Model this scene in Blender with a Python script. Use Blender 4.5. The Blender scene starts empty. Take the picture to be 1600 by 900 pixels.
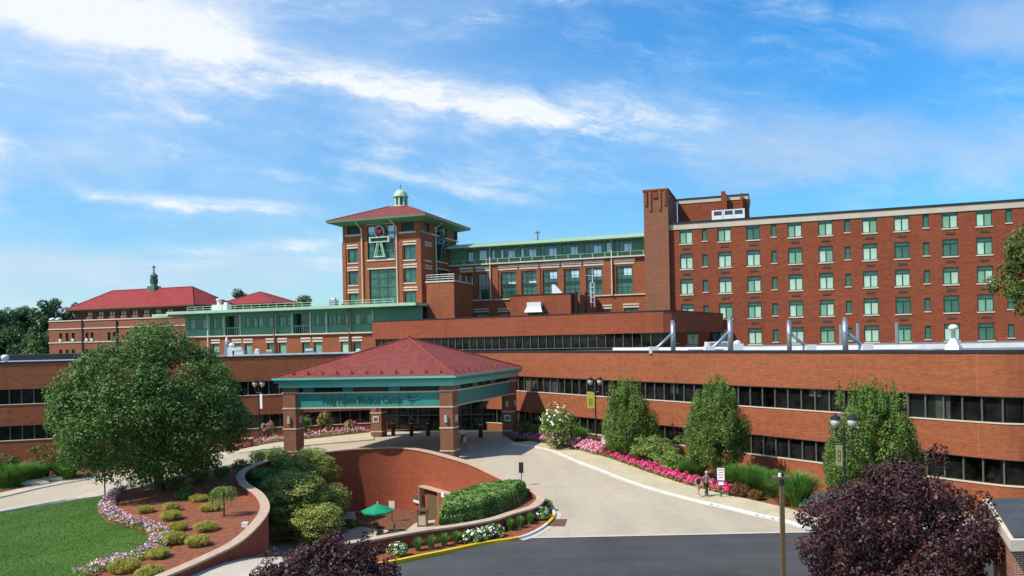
import bpy, math, random
import numpy as np
from mathutils import Vector, Matrix
from mathutils.geometry import delaunay_2d_cdt
R = math.radians
SC = bpy.context.scene
COL = SC.collection

# ---------------------------------------------------------------- camera, sky, sun, exposure
H = 12.0            # drone height above the street
FPX = 1200.0        # focal length for a 1600 px wide picture
ROLL = 0.021
PX0, PY0 = 800.0, 530.0
cs, sn = math.cos(ROLL), math.sin(ROLL)
cam_d = bpy.data.cameras.new('camera'); cam = bpy.data.objects.new('camera', cam_d); COL.objects.link(cam)
cam_d.sensor_width = 36.0; cam_d.lens = 36.0 * FPX / 1600; cam_d.shift_y = (PY0 - 450) / 1600
cam_d.clip_start = 0.5; cam_d.clip_end = 9000
cam.matrix_world = Matrix(((cs, sn, 0, 0), (0, 0, -1, 0), (-sn, cs, 0, H), (0, 0, 0, 1)))
SC.camera = cam
SUN_AZ = (-0.894, -0.448); SUN_EL = R(50)
sv = Vector((SUN_AZ[0] * math.cos(SUN_EL), SUN_AZ[1] * math.cos(SUN_EL), math.sin(SUN_EL)))
sun_d = bpy.data.lights.new('sun', 'SUN'); sun_d.energy = 4.5; sun_d.angle = R(0.5); sun_d.color = (1, 0.945, 0.86)
sun = bpy.data.objects.new('sun', sun_d); COL.objects.link(sun)
sun.rotation_euler = sv.to_track_quat('Z', 'Y').to_euler()
SC.view_settings.view_transform = 'Standard'; SC.view_settings.look = 'None'
SC.view_settings.exposure = 0.27; SC.view_settings.gamma = 1

class Nd:
    """tiny expression helper for node graphs"""
    def __init__(s, nt): s.nt = nt
    def new(s, typ, **kw):
        n = s.nt.nodes.new(typ)
        for k, v in kw.items(): setattr(n, k, v)
        return n
    def link(s, a, b): s.nt.links.new(a, b)
    def put(s, sock, v):
        if isinstance(v, (int, float)): sock.default_value = v
        elif isinstance(v, (tuple, list)): sock.default_value = v
        else: s.nt.links.new(v, sock)
    def m(s, op, a, b=0.0, c=None, clamp=False):
        n = s.nt.nodes.new('ShaderNodeMath'); n.operation = op; n.use_clamp = clamp
        s.put(n.inputs[0], a); s.put(n.inputs[1], b)
        if c is not None: s.put(n.inputs[2], c)
        return n.outputs[0]
    def xyz(s, x, y, z):
        n = s.nt.nodes.new('ShaderNodeCombineXYZ'); s.put(n.inputs[0], x); s.put(n.inputs[1], y); s.put(n.inputs[2], z)
        return n.outputs[0]
    def noise(s, vec, scale, detail=4, rough=0.55, dist=0.0):
        n = s.nt.nodes.new('ShaderNodeTexNoise'); s.link(vec, n.inputs['Vector'])
        n.inputs['Scale'].default_value = scale; n.inputs['Detail'].default_value = detail
        n.inputs['Roughness'].default_value = rough; n.inputs['Distortion'].default_value = dist
        return n.outputs['Fac']
    def sstep(s, v, lo, hi, a=0.0, b=1.0):
        n = s.nt.nodes.new('ShaderNodeMapRange'); n.interpolation_type = 'SMOOTHSTEP'
        s.put(n.inputs[0], v); n.inputs[1].default_value = lo; n.inputs[2].default_value = hi
        n.inputs[3].default_value = a; n.inputs[4].default_value = b
        return n.outputs[0]
    def mix(s, f, a, b, mode='MIX'):
        n = s.nt.nodes.new('ShaderNodeMix'); n.data_type = 'RGBA'; n.blend_type = mode
        s.put(n.inputs[0], f)
        for i, v in ((6, a), (7, b)):
            if isinstance(v, tuple): n.inputs[i].default_value = (v[0], v[1], v[2], 1)
            else: s.link(v, n.inputs[i])
        return n.outputs[2]
    def ramp(s, f, stops, const=False):
        n = s.nt.nodes.new('ShaderNodeValToRGB'); e = n.color_ramp.elements
        if const: n.color_ramp.interpolation = 'CONSTANT'
        while len(e) < len(stops): e.new(0.5)
        for i, (p, c) in enumerate(stops): e[i].position = p; e[i].color = (c[0], c[1], c[2], 1)
        s.link(f, n.inputs[0]); return n.outputs[0]

W = bpy.data.worlds.new('World'); SC.world = W; W.use_nodes = True
nt = W.node_tree; nt.nodes.clear(); n = Nd(nt)
sky = n.new('ShaderNodeTexSky'); sky.sky_type = 'NISHITA'; sky.sun_disc = False
sky.sun_elevation = SUN_EL; sky.sun_rotation = math.atan2(SUN_AZ[0], SUN_AZ[1]) % (2 * math.pi)
sky.air_density = 1.0; sky.dust_density = 0.3; sky.ozone_density = 2.5
tc = n.new('ShaderNodeTexCoord'); sep = n.new('ShaderNodeSeparateXYZ'); n.link(tc.outputs['Generated'], sep.inputs[0])
yy = n.m('ADD', n.m('ABSOLUTE', sep.outputs[1]), 0.06)
u = n.m('DIVIDE', sep.outputs[0], yy); v = n.m('DIVIDE', sep.outputs[2], yy)
# high wind-drawn cirrus: streaks running down to the right
def times(a, b): return n.m('MULTIPLY', a, b)
def plus(a, b): return n.m('ADD', a, b)
al = n.m('SUBTRACT', u, times(v, 0.25)); ac = plus(v, times(u, 0.21))
warp = n.noise(n.xyz(u, v, 1.3), 3.0, 5, 0.6)
fine = n.noise(n.xyz(plus(times(al, 2.0), times(warp, 0.5)), plus(times(ac, 9.0), times(warp, 0.9)), 0.4), 2.2, 11, 0.66, 0.25)
puff = n.noise(n.xyz(u, times(v, 2.0), 5.1), 9.0, 10, 0.68, 0.3)
soft = n.noise(n.xyz(plus(times(al, 1.1), times(warp, 0.6)), times(ac, 2.6), 8.1), 2.0, 6, 0.55, 0.2)
def band(c0, k, wu, wl, lo, hi, soft_e=0.12, amp=0.02):
    d = n.m('SUBTRACT', n.m('SUBTRACT', v, times(u, k)), c0)
    d = plus(d, plus(times(n.m('SUBTRACT', warp, 0.5), amp * 2.4), times(n.m('SUBTRACT', puff, 0.5), amp * 2.2)))
    g = times(n.sstep(d, 0.0, wu, 1.0, 0.0), n.sstep(d, -wl, 0.0))
    e = times(n.sstep(u, lo - soft_e, lo + soft_e), n.sstep(u, hi - soft_e, hi + soft_e, 1.0, 0.0))
    return times(g, e)
f1 = n.sstep(fine, 0.32, 0.68); f2 = n.sstep(soft, 0.34, 0.68); f3 = n.sstep(puff, 0.35, 0.65)
mixf = plus(times(f1, 0.6), times(f3, 0.4))
tot = times(band(0.291, -0.20, 0.085, 0.030, -1.4, -0.345, 0.08, 0.016), plus(0.34, times(mixf, 0.58)))
tot = plus(tot, times(band(0.30, -0.20, 0.13, 0.06, -1.6, -0.30, 0.10, 0.03), plus(0.10, times(f2, 0.24))))
tot = plus(tot, times(band(0.280, -0.215, 0.05, 0.016, -0.36, 0.20, 0.10, 0.012), plus(0.08, times(mixf, 0.56))))
tot = plus(tot, times(band(0.275, -0.16, 0.12, 0.10, -0.42, 0.22, 0.12, 0.04), times(mixf, 0.30)))
tot = plus(tot, times(band(0.272, 0.02, 0.05, 0.05, 0.0, 0.22, 0.08, 0.04), times(mixf, 0.45)))
tot = plus(tot, times(band(0.139, -0.085, 0.016, 0.012, -0.52, -0.25, 0.05, 0.008), times(mixf, 0.70)))
tot = plus(tot, times(band(0.175, -0.23, 0.012, 0.016, -0.22, 0.05, 0.06, 0.008), times(mixf, 0.42)))
tot = plus(tot, times(band(0.124, 0.02, 0.018, 0.012, -0.38, -0.22, 0.08, 0.006), times(mixf, 0.5)))
tot = plus(tot, times(band(0.235, 0.0, 0.06, 0.08, -1.6, -0.62, 0.035, 0.03), times(f3, 0.8)))
tot = plus(tot, times(band(0.405, 0.13, 0.02, 0.02, -0.05, 0.15, 0.1, 0.03), times(mixf, 0.45)))
veil = plus(times(n.sstep(u, -0.4, 0.35, 0.38, 0.05), plus(0.55, times(f2, 0.75))), times(times(n.sstep(fine, 0.42, 0.85), f3), 0.60))
tot = plus(tot, times(veil, n.sstep(v, 0.0, 0.12, 0.6, 1.0)))
lav = times(band(0.225, -0.02, 0.10, 0.09, 0.24, 2.5, 0.14, 0.06), plus(0.22, times(f2, 0.55)))
lav = plus(lav, times(band(0.36, 0.03, 0.07, 0.08, 0.50, 2.5, 0.10, 0.05), plus(0.08, times(f2, 0.45))))
lav = plus(lav, times(band(0.085, -0.03, 0.035, 0.09, -2.5, -0.22, 0.10, 0.02), plus(0.55, times(f2, 0.40))))
lav = plus(lav, times(band(0.185, -0.05, 0.05, 0.05, -2.5, -0.48, 0.08, 0.03), plus(0.32, times(f2, 0.6))))
lav = n.m('MINIMUM', lav, 0.85); tot = n.m('MINIMUM', tot, 0.95)
hs = n.new('ShaderNodeHueSaturation'); n.link(sky.outputs[0], hs.inputs['Color']); hs.inputs['Saturation'].default_value = 1.22; hs.inputs['Value'].default_value = 1.0
tint = n.mix(n.sstep(v, 0.0, 0.42), (0.60, 0.95, 1.08), (0.42, 1.26, 1.56))
skyc = n.mix(1.0, hs.outputs[0], tint, 'MULTIPLY')
skyl = n.mix(lav, skyc, (4.2, 5.05, 6.3))
outc = n.mix(tot, skyl, n.mix(n.sstep(tot, 0.2, 0.8), (5.2, 6.6, 7.7), (7.05, 7.35, 7.55)))
bg = n.new('ShaderNodeBackground'); n.link(outc, bg.inputs['Color']); bg.inputs['Strength'].default_value = 0.112
wo = n.new('ShaderNodeOutputWorld'); n.link(bg.outputs[0], wo.inputs[0])

# ---------------------------------------------------------------- placing helpers
def ray(px, py):
    dx, dy = px - PX0, py - PY0
    return (cs * dx - sn * dy) / FPX, -(sn * dx + cs * dy) / FPX
def at(px, py, Y):
    a, b = ray(px, py); return Vector((a * Y, Y, H + b * Y))
def smooth(t):
    t = min(max(t, 0.0), 1.0); return t * t * (3 - 2 * t)
def hgt(X, Y):
    """the land falls away to the left and rises gently towards the entrance"""
    return -2.3 * smooth((-26 - X) / 22) + 0.72 * smooth((Y - 58) / 30) * smooth((X + 48) / 22)
def G(px, py, dz=0.0, hf=hgt):
    a, b = ray(px, py); Y = H / -b
    for _ in range(40): Y = 0.5 * Y + 0.5 * (H - hf(a * Y, Y) - dz) / -b
    return (a * Y, Y)
def gx(px, Y):
    """ground point at the picture column px and depth Y"""
    X = (px - 800) / FPX * Y
    for _ in range(3):
        b = (H - hgt(X, Y)) / Y * FPX; X = (px - 800 - sn * b) / cs / FPX * Y
    return (X, Y, hgt(X, Y))
class Face:
    """a vertical facade: px, Y fix one point of it, ang turns it (right end nearer)"""
    def __init__(s, px, Y, ang):
        a, _ = ray(px, PY0 - (px - PX0) * sn)
        s.ang = R(ang); s.O = Vector((a * Y, Y)); s.u = Vector((math.cos(s.ang), -math.sin(s.ang))); s.b = Vector((math.sin(s.ang), math.cos(s.ang)))
    def uz(s, px, py, d=0.0):
        a, b = ray(px, py); Y = (d + s.O.dot(s.b)) / (a * s.b.x + s.b.y)
        return (Vector((a * Y, Y)) - s.O).dot(s.u), H + b * Y
    def dz(s, px, py, u0=0.0):
        a, b = ray(px, py); Y = (u0 + s.O.dot(s.u)) / (a * s.u.x + s.u.y)
        return (Vector((a * Y, Y)) - s.O).dot(s.b), H + b * Y
    def u_at(s, px, d=0.0): return s.uz(px, PY0 - (px - PX0) * sn, d)[0]
    def world(s, u, d): return s.O + s.u * u + s.b * d

# ---------------------------------------------------------------- object helpers
def link(o, parent=None):
    COL.objects.link(o)
    if parent is not None: o.parent = parent
    return o
def tag(o, label=None, cat=None, group=None, kind=None):
    if label: o['label'] = label
    if cat: o['category'] = cat
    if group: o['group'] = group
    if kind: o['kind'] = kind
    return o
def thing(name, label, cat, loc=(0, 0, 0), rz=0.0, group=None):
    o = bpy.data.objects.new(name, None); o.location = loc; o.rotation_euler = (0, 0, rz); o.empty_display_size = 0.3
    return tag(link(o), label, cat, group)
def bthing(name, F, label, cat, group=None):
    return thing(name, label, cat, (F.O.x, F.O.y, 0), -F.ang, group)
def dup(o, parent=None, loc=None, rz=None, label=None):
    c = o.copy(); COL.objects.link(c)
    if parent is not None: c.parent = parent
    if loc is not None: c.location = loc
    if rz is not None: c.rotation_euler = (0, 0, rz)
    if label: c['label'] = label
    for ch in list(o.children): dup(ch, c)
    return c

class MB:
    def __init__(s): s.v = []; s.f = []; s.mi = []; s.cur = 0; s.M = None
    def p(s, x, y, z):
        s.v.append(s.M(x, y, z) if s.M else (x, y, z)); return len(s.v) - 1
    def face(s, *ids): s.f.append(tuple(ids)); s.mi.append(s.cur)
    def quad(s, a, b, c, d): s.face(s.p(*a), s.p(*b), s.p(*c), s.p(*d))
    def tri(s, a, b, c): s.face(s.p(*a), s.p(*b), s.p(*c))
    def box(s, x0, x1, y0, y1, z0, z1):
        i = [s.p(x, y, z) for z in (z0, z1) for y in (y0, y1) for x in (x0, x1)]
        for q in ((0, 2, 3, 1), (4, 5, 7, 6), (0, 1, 5, 4), (2, 6, 7, 3), (0, 4, 6, 2), (1, 3, 7, 5)): s.face(*[i[k] for k in q])
        return s
    def prism(s, poly, z0, z1, bottom=True):
        n = len(poly); a = [s.p(x, y, z0) for x, y in poly]; b = [s.p(x, y, z1) for x, y in poly]
        for k in range(n): s.face(a[k], a[(k + 1) % n], b[(k + 1) % n], b[k])
        s.face(*b)
        if bottom: s.face(*reversed(a))
        return s
    def ring(s, c, axis, r, n=10):
        axis = Vector(axis).normalized(); t = Vector((0, 0, 1)) if abs(axis.z) < 0.9 else Vector((1, 0, 0))
        a = axis.cross(t).normalized(); b = axis.cross(a); c = Vector(c)
        return [s.p(*(c + a * (r * math.cos(k * 2 * math.pi / n)) + b * (r * math.sin(k * 2 * math.pi / n)))) for k in range(n)]
    def tube(s, pts, rad, n=8, caps=True):
        pts = [Vector(p) for p in pts]
        if isinstance(rad, (int, float)): rad = [rad] * len(pts)
        rs = []
        for i, p in enumerate(pts):
            d = (pts[min(i + 1, len(pts) - 1)] - pts[max(i - 1, 0)])
            rs.append(s.ring(p, d, rad[i], n))
        for a, b in zip(rs, rs[1:]):
            for k in range(n): s.face(a[k], a[(k + 1) % n], b[(k + 1) % n], b[k])
        if caps: s.face(*reversed(rs[0])); s.face(*rs[-1])
        return s
    def lathe(s, c, prof, n=14):
        cx, cy, cz = c; rs = []
        for r, z in prof: rs.append([s.p(cx + r * math.cos(k * 2 * math.pi / n), cy + r * math.sin(k * 2 * math.pi / n), cz + z) for k in range(n)])
        for a, b in zip(rs, rs[1:]):
            for k in range(n): s.face(a[k], a[(k + 1) % n], b[(k + 1) % n], b[k])
        if prof[0][0] > 1e-4: s.face(*reversed(rs[0]))
        if prof[-1][0] > 1e-4: s.face(*rs[-1])
        return s
    def wall(s, u0, u1, z0, z1, holes=(), d=0.0, rev=0.3):
        """front face of a wall with rectangular openings and their reveals"""
        us = sorted({u0, u1} | {min(max(h[i], u0), u1) for h in holes for i in (0, 1)})
        zs = sorted({z0, z1} | {min(max(h[i], z0), z1) for h in holes for i in (2, 3)})
        for a, b in zip(us, us[1:]):
            if b - a < 1e-5: continue
            for c, e in zip(zs, zs[1:]):
                if e - c < 1e-5: continue
                mu, mz = (a + b) / 2, (c + e) / 2
                if any(h[0] < mu < h[1] and h[2] < mz < h[3] for h in holes): continue
                s.quad((a, d, c), (b, d, c), (b, d, e), (a, d, e))
        for a, b, c, e in holes:
            k = d + rev
            s.quad((a, d, c), (a, d, e), (a, k, e), (a, k, c)); s.quad((b, d, e), (b, d, c), (b, k, c), (b, k, e))
            s.quad((a, d, e), (b, d, e), (b, k, e), (a, k, e)); s.quad((b, d, c), (a, d, c), (a, k, c), (b, k, c))
        return s
    def build(s, name, mat, parent=None, smooth_=False, label=None):
        me = bpy.data.meshes.new(name); me.from_pydata([tuple(x) for x in s.v], [], s.f)
        for m_ in (mat if isinstance(mat, (list, tuple)) else [mat]): me.materials.append(m_)
        uv = me.uv_layers.new(name='UVMap').data
        me.update()
        for p in me.polygons:
            nz = p.normal; p.material_index = s.mi[p.index]; p.use_smooth = smooth_
            if abs(nz.z) > 0.995: tx, ty = Vector((1, 0, 0)), Vector((0, 1, 0))
            else:
                tx = Vector((0, 0, 1)).cross(nz).normalized(); ty = nz.cross(tx)
            for li in p.loop_indices:
                c = me.vertices[me.loops[li].vertex_index].co; uv[li].uv = (c.dot(tx), c.dot(ty))
        o = bpy.data.objects.new(name, me); link(o, parent)
        if label: o['label'] = label
        return o

def npmesh(name, V, Fq, mat, parent=None):
    """fast mesh from numpy arrays of quads"""
    me = bpy.data.meshes.new(name); me.vertices.add(len(V)); me.vertices.foreach_set('co', V.astype(np.float32).ravel())
    k = Fq.shape[1]
    me.loops.add(Fq.size); me.loops.foreach_set('vertex_index', Fq.astype(np.int32).ravel())
    me.polygons.add(len(Fq)); me.polygons.foreach_set('loop_start', np.arange(0, Fq.size, k, dtype=np.int32))
    me.materials.append(mat); me.update(calc_edges=True)
    return link(bpy.data.objects.new(name, me), parent)

# ---------------------------------------------------------------- materials
MAT = {}
def newmat(name):
    m_ = bpy.data.materials.new(name); m_.use_nodes = True; b = m_.node_tree.nodes['Principled BSDF']; MAT[name] = m_
    return m_, Nd(m_.node_tree), b
def plain(name, col, rough=0.7, var=0.12, scale=1.5, metal=0.0, spec=0.4, coord='Object', bump=0.0, stretch=(1, 1, 1)):
    m_, q, b = newmat(name)
    tcn = q.new('ShaderNodeTexCoord'); mp = q.new('ShaderNodeMapping'); q.link(tcn.outputs[coord], mp.inputs[0]); mp.inputs['Scale'].default_value = stretch
    a = q.noise(mp.outputs[0], scale, 6, 0.6); c = q.noise(mp.outputs[0], scale * 9, 3, 0.6)
    f = q.m('ADD', q.m('MULTIPLY', a, 0.6), q.m('MULTIPLY', c, 0.4))
    lo = tuple(x * (1 - var * 1.6) for x in col); hi = tuple(min(x * (1 + var * 1.6), 1) for x in col)
    q.link(q.ramp(f, [(0.3, lo), (0.7, hi)]), b.inputs['Base Color'])
    b.inputs['Roughness'].default_value = rough; b.inputs['Metallic'].default_value = metal; b.inputs['Specular IOR Level'].default_value = spec
    if bump:
        bp = q.new('ShaderNodeBump'); bp.inputs['Strength'].default_value = bump; bp.inputs['Distance'].default_value = 0.05
        q.link(c, bp.inputs['Height']); q.link(bp.outputs[0], b.inputs['Normal'])
    return m_
def brick(name, c1, c2, mort, bw=0.34, bh=0.115, ms=0.018, mott=0.46):
    m_, q, b = newmat(name)
    tcn = q.new('ShaderNodeTexCoord'); uv = tcn.outputs['UV']
    bt = q.new('ShaderNodeTexBrick'); q.link(uv, bt.inputs['Vector']); bt.inputs['Scale'].default_value = 1
    bt.inputs['Brick Width'].default_value = bw; bt.inputs['Row Height'].default_value = bh; bt.inputs['Mortar Size'].default_value = ms
    bt.inputs['Mortar Smooth'].default_value = 0.3; bt.inputs['Bias'].default_value = 0.0
    for i, c in (('Color1', c1), ('Color2', c2), ('Mortar', mort)): bt.inputs[i].default_value = (*c, 1)
    mp = q.new('ShaderNodeMapping'); q.link(uv, mp.inputs[0]); mp.inputs['Scale'].default_value = (0.35, 2.4, 1)
    st = q.noise(mp.outputs[0], 1.0, 7, 0.7); big = q.noise(uv, 0.09, 4, 0.6); mid = q.noise(uv, 2.1, 5, 0.7)
    f = q.m('ADD', q.m('ADD', q.m('MULTIPLY', q.m('SUBTRACT', st, 0.5), 1.5 * mott), q.m('MULTIPLY', q.m('SUBTRACT', big, 0.5), 0.9 * mott)), q.m('MULTIPLY', q.m('SUBTRACT', mid, 0.5), 1.2 * mott))
    m2 = q.new('ShaderNodeMapping'); q.link(uv, m2.inputs[0]); m2.inputs['Scale'].default_value = (0.9, 0.10, 1)
    run = q.noise(m2.outputs[0], 1.0, 6, 0.7); f = q.m('SUBTRACT', f, q.m('MULTIPLY', q.sstep(run, 0.52, 0.72), 0.16))
    k = q.m('ADD', 1.0, f)
    cm = q.new('ShaderNodeVectorMath', operation='SCALE'); q.link(bt.outputs['Color'], cm.inputs[0]); q.link(k, cm.inputs['Scale'])
    # pale bloom (efflorescence) in loose patches
    ef = q.m('MULTIPLY', q.sstep(big, 0.56, 0.75), q.sstep(mid, 0.5, 0.8))
    q.link(q.mix(q.m('MULTIPLY', ef, 0.35), cm.outputs[0], tuple(min(1, x * 1.2 + 0.10) for x in c1)), b.inputs['Base Color'])
    b.inputs['Roughness'].default_value = 0.85; b.inputs['Specular IOR Level'].default_value = 0.25
    bp = q.new('ShaderNodeBump'); bp.inputs['Strength'].default_value = 0.4; bp.inputs['Distance'].default_value = 0.02; bp.invert = True
    q.link(bt.outputs['Fac'], bp.inputs['Height']); q.link(bp.outputs[0], b.inputs['Normal'])
    return m_
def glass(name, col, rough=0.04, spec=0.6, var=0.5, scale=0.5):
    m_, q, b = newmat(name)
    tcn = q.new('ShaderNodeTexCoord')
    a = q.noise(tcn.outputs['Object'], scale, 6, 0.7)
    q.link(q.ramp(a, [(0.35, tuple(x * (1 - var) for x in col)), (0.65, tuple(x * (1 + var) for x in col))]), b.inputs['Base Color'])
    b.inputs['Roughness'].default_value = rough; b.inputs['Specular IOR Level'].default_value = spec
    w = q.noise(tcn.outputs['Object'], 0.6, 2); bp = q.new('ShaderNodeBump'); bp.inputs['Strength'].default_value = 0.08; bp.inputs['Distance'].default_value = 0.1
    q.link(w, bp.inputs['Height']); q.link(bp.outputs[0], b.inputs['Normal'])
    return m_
def leafmat(name, cols, rough=0.55, trans=0.25, spec=0.35):
    """cols: several leaf colours, one picked per leaf; big noise drifts between clumps"""
    m_, q, b = newmat(name)
    g = q.new('ShaderNodeNewGeometry'); tcn = q.new('ShaderNodeTexCoord')
    a = q.noise(tcn.outputs['Object'], 0.9, 3)
    f = q.m('ADD', q.m('MULTIPLY', g.outputs['Random Per Island'], 0.65), q.m('MULTIPLY', q.sstep(a, 0.35, 0.65), 0.35))
    k = len(cols); c = q.ramp(f, [((i + 0.5) / k, cc) for i, cc in enumerate(cols)])
    q.link(c, b.inputs['Base Color']); b.inputs['Roughness'].default_value = rough; b.inputs['Specular IOR Level'].default_value = spec
    if trans:
        t = q.new('ShaderNodeBsdfTranslucent'); q.link(c, t.inputs['Color']); mx = q.new('ShaderNodeMixShader'); mx.inputs[0].default_value = trans
        out = m_.node_tree.nodes['Material Output']; q.link(b.outputs[0], mx.inputs[1]); q.link(t.outputs[0], mx.inputs[2]); q.link(mx.outputs[0], out.inputs[0])
    return m_
def flowermat(name, cols):
    m_, q, b = newmat(name); g = q.new('ShaderNodeNewGeometry')
    k = len(cols); q.link(q.ramp(g.outputs['Random Per Island'], [(i / k, cc) for i, cc in enumerate(cols)], const=True), b.inputs['Base Color'])
    b.inputs['Roughness'].default_value = 0.6; return m_

def paving(name, col, amt, pavers):
    """worn road surface: blotches, tyre darkening, oil spots and (for pavers) faint joints"""
    m_, q, b = newmat(name); tcn = q.new('ShaderNodeTexCoord'); o = tcn.outputs['Object']
    big = q.noise(o, 0.10, 5, 0.6, 0.6); mid = q.noise(o, 0.9, 6, 0.7); fin = q.noise(o, 14, 3, 0.7)
    mp = q.new('ShaderNodeMapping'); q.link(o, mp.inputs[0]); mp.inputs['Scale'].default_value = (0.05, 0.7, 1) if not pavers else (0.55, 0.06, 1); mp.inputs['Rotation'].default_value = (0, 0, 0 if not pavers else 0.35)
    tyre = q.noise(mp.outputs[0], 1.0, 4, 0.6)
    spot = q.sstep(q.noise(o, 0.8, 2, 0.4), 0.70, 0.80)
    f = q.m('ADD', q.m('ADD', q.m('MULTIPLY', q.m('SUBTRACT', big, 0.5), 1.6 * amt), q.m('MULTIPLY', q.m('SUBTRACT', mid, 0.5), 0.9 * amt)), q.m('ADD', q.m('MULTIPLY', q.m('SUBTRACT', tyre, 0.5), 1.3 * amt), q.m('MULTIPLY', q.m('SUBTRACT', fin, 0.5), 0.8 * amt)))
    f = q.m('SUBTRACT', f, q.m('MULTIPLY', spot, 0.5 * amt))
    if pavers:
        bt = q.new('ShaderNodeTexBrick'); q.link(o, bt.inputs['Vector']); bt.inputs['Scale'].default_value = 1; bt.inputs['Brick Width'].default_value = 0.6; bt.inputs['Row Height'].default_value = 0.3; bt.inputs['Mortar Size'].default_value = 0.02
        f = q.m('SUBTRACT', f, q.m('MULTIPLY', bt.outputs['Fac'], 0.18))
    cm = q.new('ShaderNodeVectorMath', operation='SCALE'); cm.inputs[0].default_value = col; q.link(q.m('ADD', 1.0, f), cm.inputs['Scale'])
    q.link(cm.outputs[0], b.inputs['Base Color']); b.inputs['Roughness'].default_value = 0.86; b.inputs['Specular IOR Level'].default_value = 0.3
    bp = q.new('ShaderNodeBump'); bp.inputs['Strength'].default_value = 0.25; bp.inputs['Distance'].default_value = 0.03; q.link(fin, bp.inputs['Height']); q.link(bp.outputs[0], b.inputs['Normal'])
    return m_
BR = brick('brick_orange', (0.36, 0.094, 0.031), (0.265, 0.064, 0.023), (0.28, 0.125, 0.065))
BRL = brick('brick_retaining', (0.33, 0.070, 0.029), (0.25, 0.050, 0.022), (0.26, 0.09, 0.045), bw=0.30, bh=0.10)
BRD = brick('brick_ward', (0.29, 0.066, 0.026), (0.205, 0.045, 0.020), (0.25, 0.09, 0.045), bw=0.5, bh=0.16)
BRT = brick('brick_brown', (0.29, 0.105, 0.05), (0.235, 0.08, 0.04), (0.27, 0.14, 0.09))
BRO = brick('brick_old', (0.31, 0.095, 0.045), (0.25, 0.072, 0.036), (0.26, 0.13, 0.09), bw=0.4, bh=0.14)
STONE = plain('limestone', (0.62, 0.52, 0.40), 0.8, 0.10, 1.2)
CAP = plain('wall_coping', (0.50, 0.35, 0.24), 0.8, 0.14, 1.6, bump=0.2)
TAN = plain('tan_fascia', (0.55, 0.46, 0.34), 0.7, 0.10, 0.5)
BLACK = plain('black_flashing', (0.02, 0.02, 0.022), 0.5, 0.2, 2)
GREEN = plain('green_paint', (0.09, 0.24, 0.13), 0.45, 0.10, 0.7)
GREEND = plain('dark_green_frame', (0.012, 0.06, 0.035), 0.4, 0.15, 1)
GREENL = plain('pale_green_metal', (0.38, 0.56, 0.38), 0.5, 0.10, 0.6)
TEAL = plain('teal_paint', (0.045, 0.25, 0.20), 0.4, 0.06, 0.8)
TEALL = plain('teal_light', (0.17, 0.50, 0.40), 0.4, 0.06, 0.8)
COPPER = plain('verdigris_copper', (0.42, 0.56, 0.38), 0.6, 0.22, 3)
COPD = plain('dark_and_shaded_verdigris', (0.07, 0.17, 0.11), 0.6, 0.3, 3)
WHITE = plain('white_metal', (0.72, 0.72, 0.70), 0.5, 0.08, 2)
GREY = plain('galvanised_metal', (0.32, 0.33, 0.34), 0.35, 0.2, 3, metal=0.5)
DARKM = plain('dark_metal', (0.018, 0.02, 0.022), 0.4, 0.2, 3)
BRONZE = plain('bronze_metal', (0.14, 0.095, 0.05), 0.45, 0.15, 3)
MULL = plain('mullion_grey', (0.11, 0.10, 0.09), 0.4, 0.15, 3)
RED = plain('red_enamel', (0.75, 0.02, 0.03), 0.35, 0.03, 2)
ROOFF = plain('flat_roof', (0.17, 0.165, 0.16), 0.9, 0.2, 0.4)
CONC = plain('concrete_walk', (0.50, 0.42, 0.27), 0.85, 0.13, 0.5, bump=0.2)
KERBC = plain('kerb_concrete', (0.62, 0.58, 0.50), 0.85, 0.12, 0.8)
YEL = plain('yellow_kerb_paint', (0.72, 0.43, 0.02), 0.6, 0.14, 2.5)
DRIVE = paving('drive_paving', (0.46, 0.38, 0.275), 0.30, True)
ASPH = paving('asphalt', (0.064, 0.062, 0.060), 0.65, False)
PAVE = plain('courtyard_paving', (0.50, 0.42, 0.32), 0.85, 0.12, 0.8)
MULCH = plain('mulch', (0.27, 0.085, 0.038), 0.95, 0.48, 3.0, bump=1.0)
MULCHB = plain('brown_mulch', (0.16, 0.07, 0.035), 0.95, 0.45, 3.2, bump=0.8)
SOIL = plain('ground_cover', (0.05, 0.075, 0.03), 0.95, 0.4, 0.3)
BARK = plain('bark', (0.10, 0.075, 0.055), 0.9, 0.35, 6, bump=0.6)
G_LOW = glass('smoked_glass', (0.010, 0.011, 0.009), 0.03, 0.24, 0.95, 0.45)
G_GRN = glass('green_glass', (0.035, 0.11, 0.07), 0.05, 0.9)
G_BRI = glass('painted_sky_reflection', (0.50, 0.72, 0.80), 0.08, 0.8, 0.15)  # bright sky reflection painted as a pale blue pane colour
G_DRK = glass('dark_green_glass', (0.010, 0.035, 0.024), 0.04, 0.7)
BL_HI = plain('blind_bright', (0.42, 0.58, 0.43), 0.5, 0.14, 1.2)
BL_MD = plain('blind_mid', (0.18, 0.36, 0.23), 0.45, 0.14, 1.2)
BL_LO = plain('blind_dark', (0.055, 0.15, 0.10), 0.4, 0.2, 1.2)
CLOTH_G = plain('parasol_cloth', (0.0, 0.26, 0.12), 0.7, 0.08, 2)
SKIN = plain('skin', (0.52, 0.30, 0.21), 0.6, 0.04, 4)
HAIR = plain('dark_hair', (0.03, 0.02, 0.015), 0.6, 0.2, 8)

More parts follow.
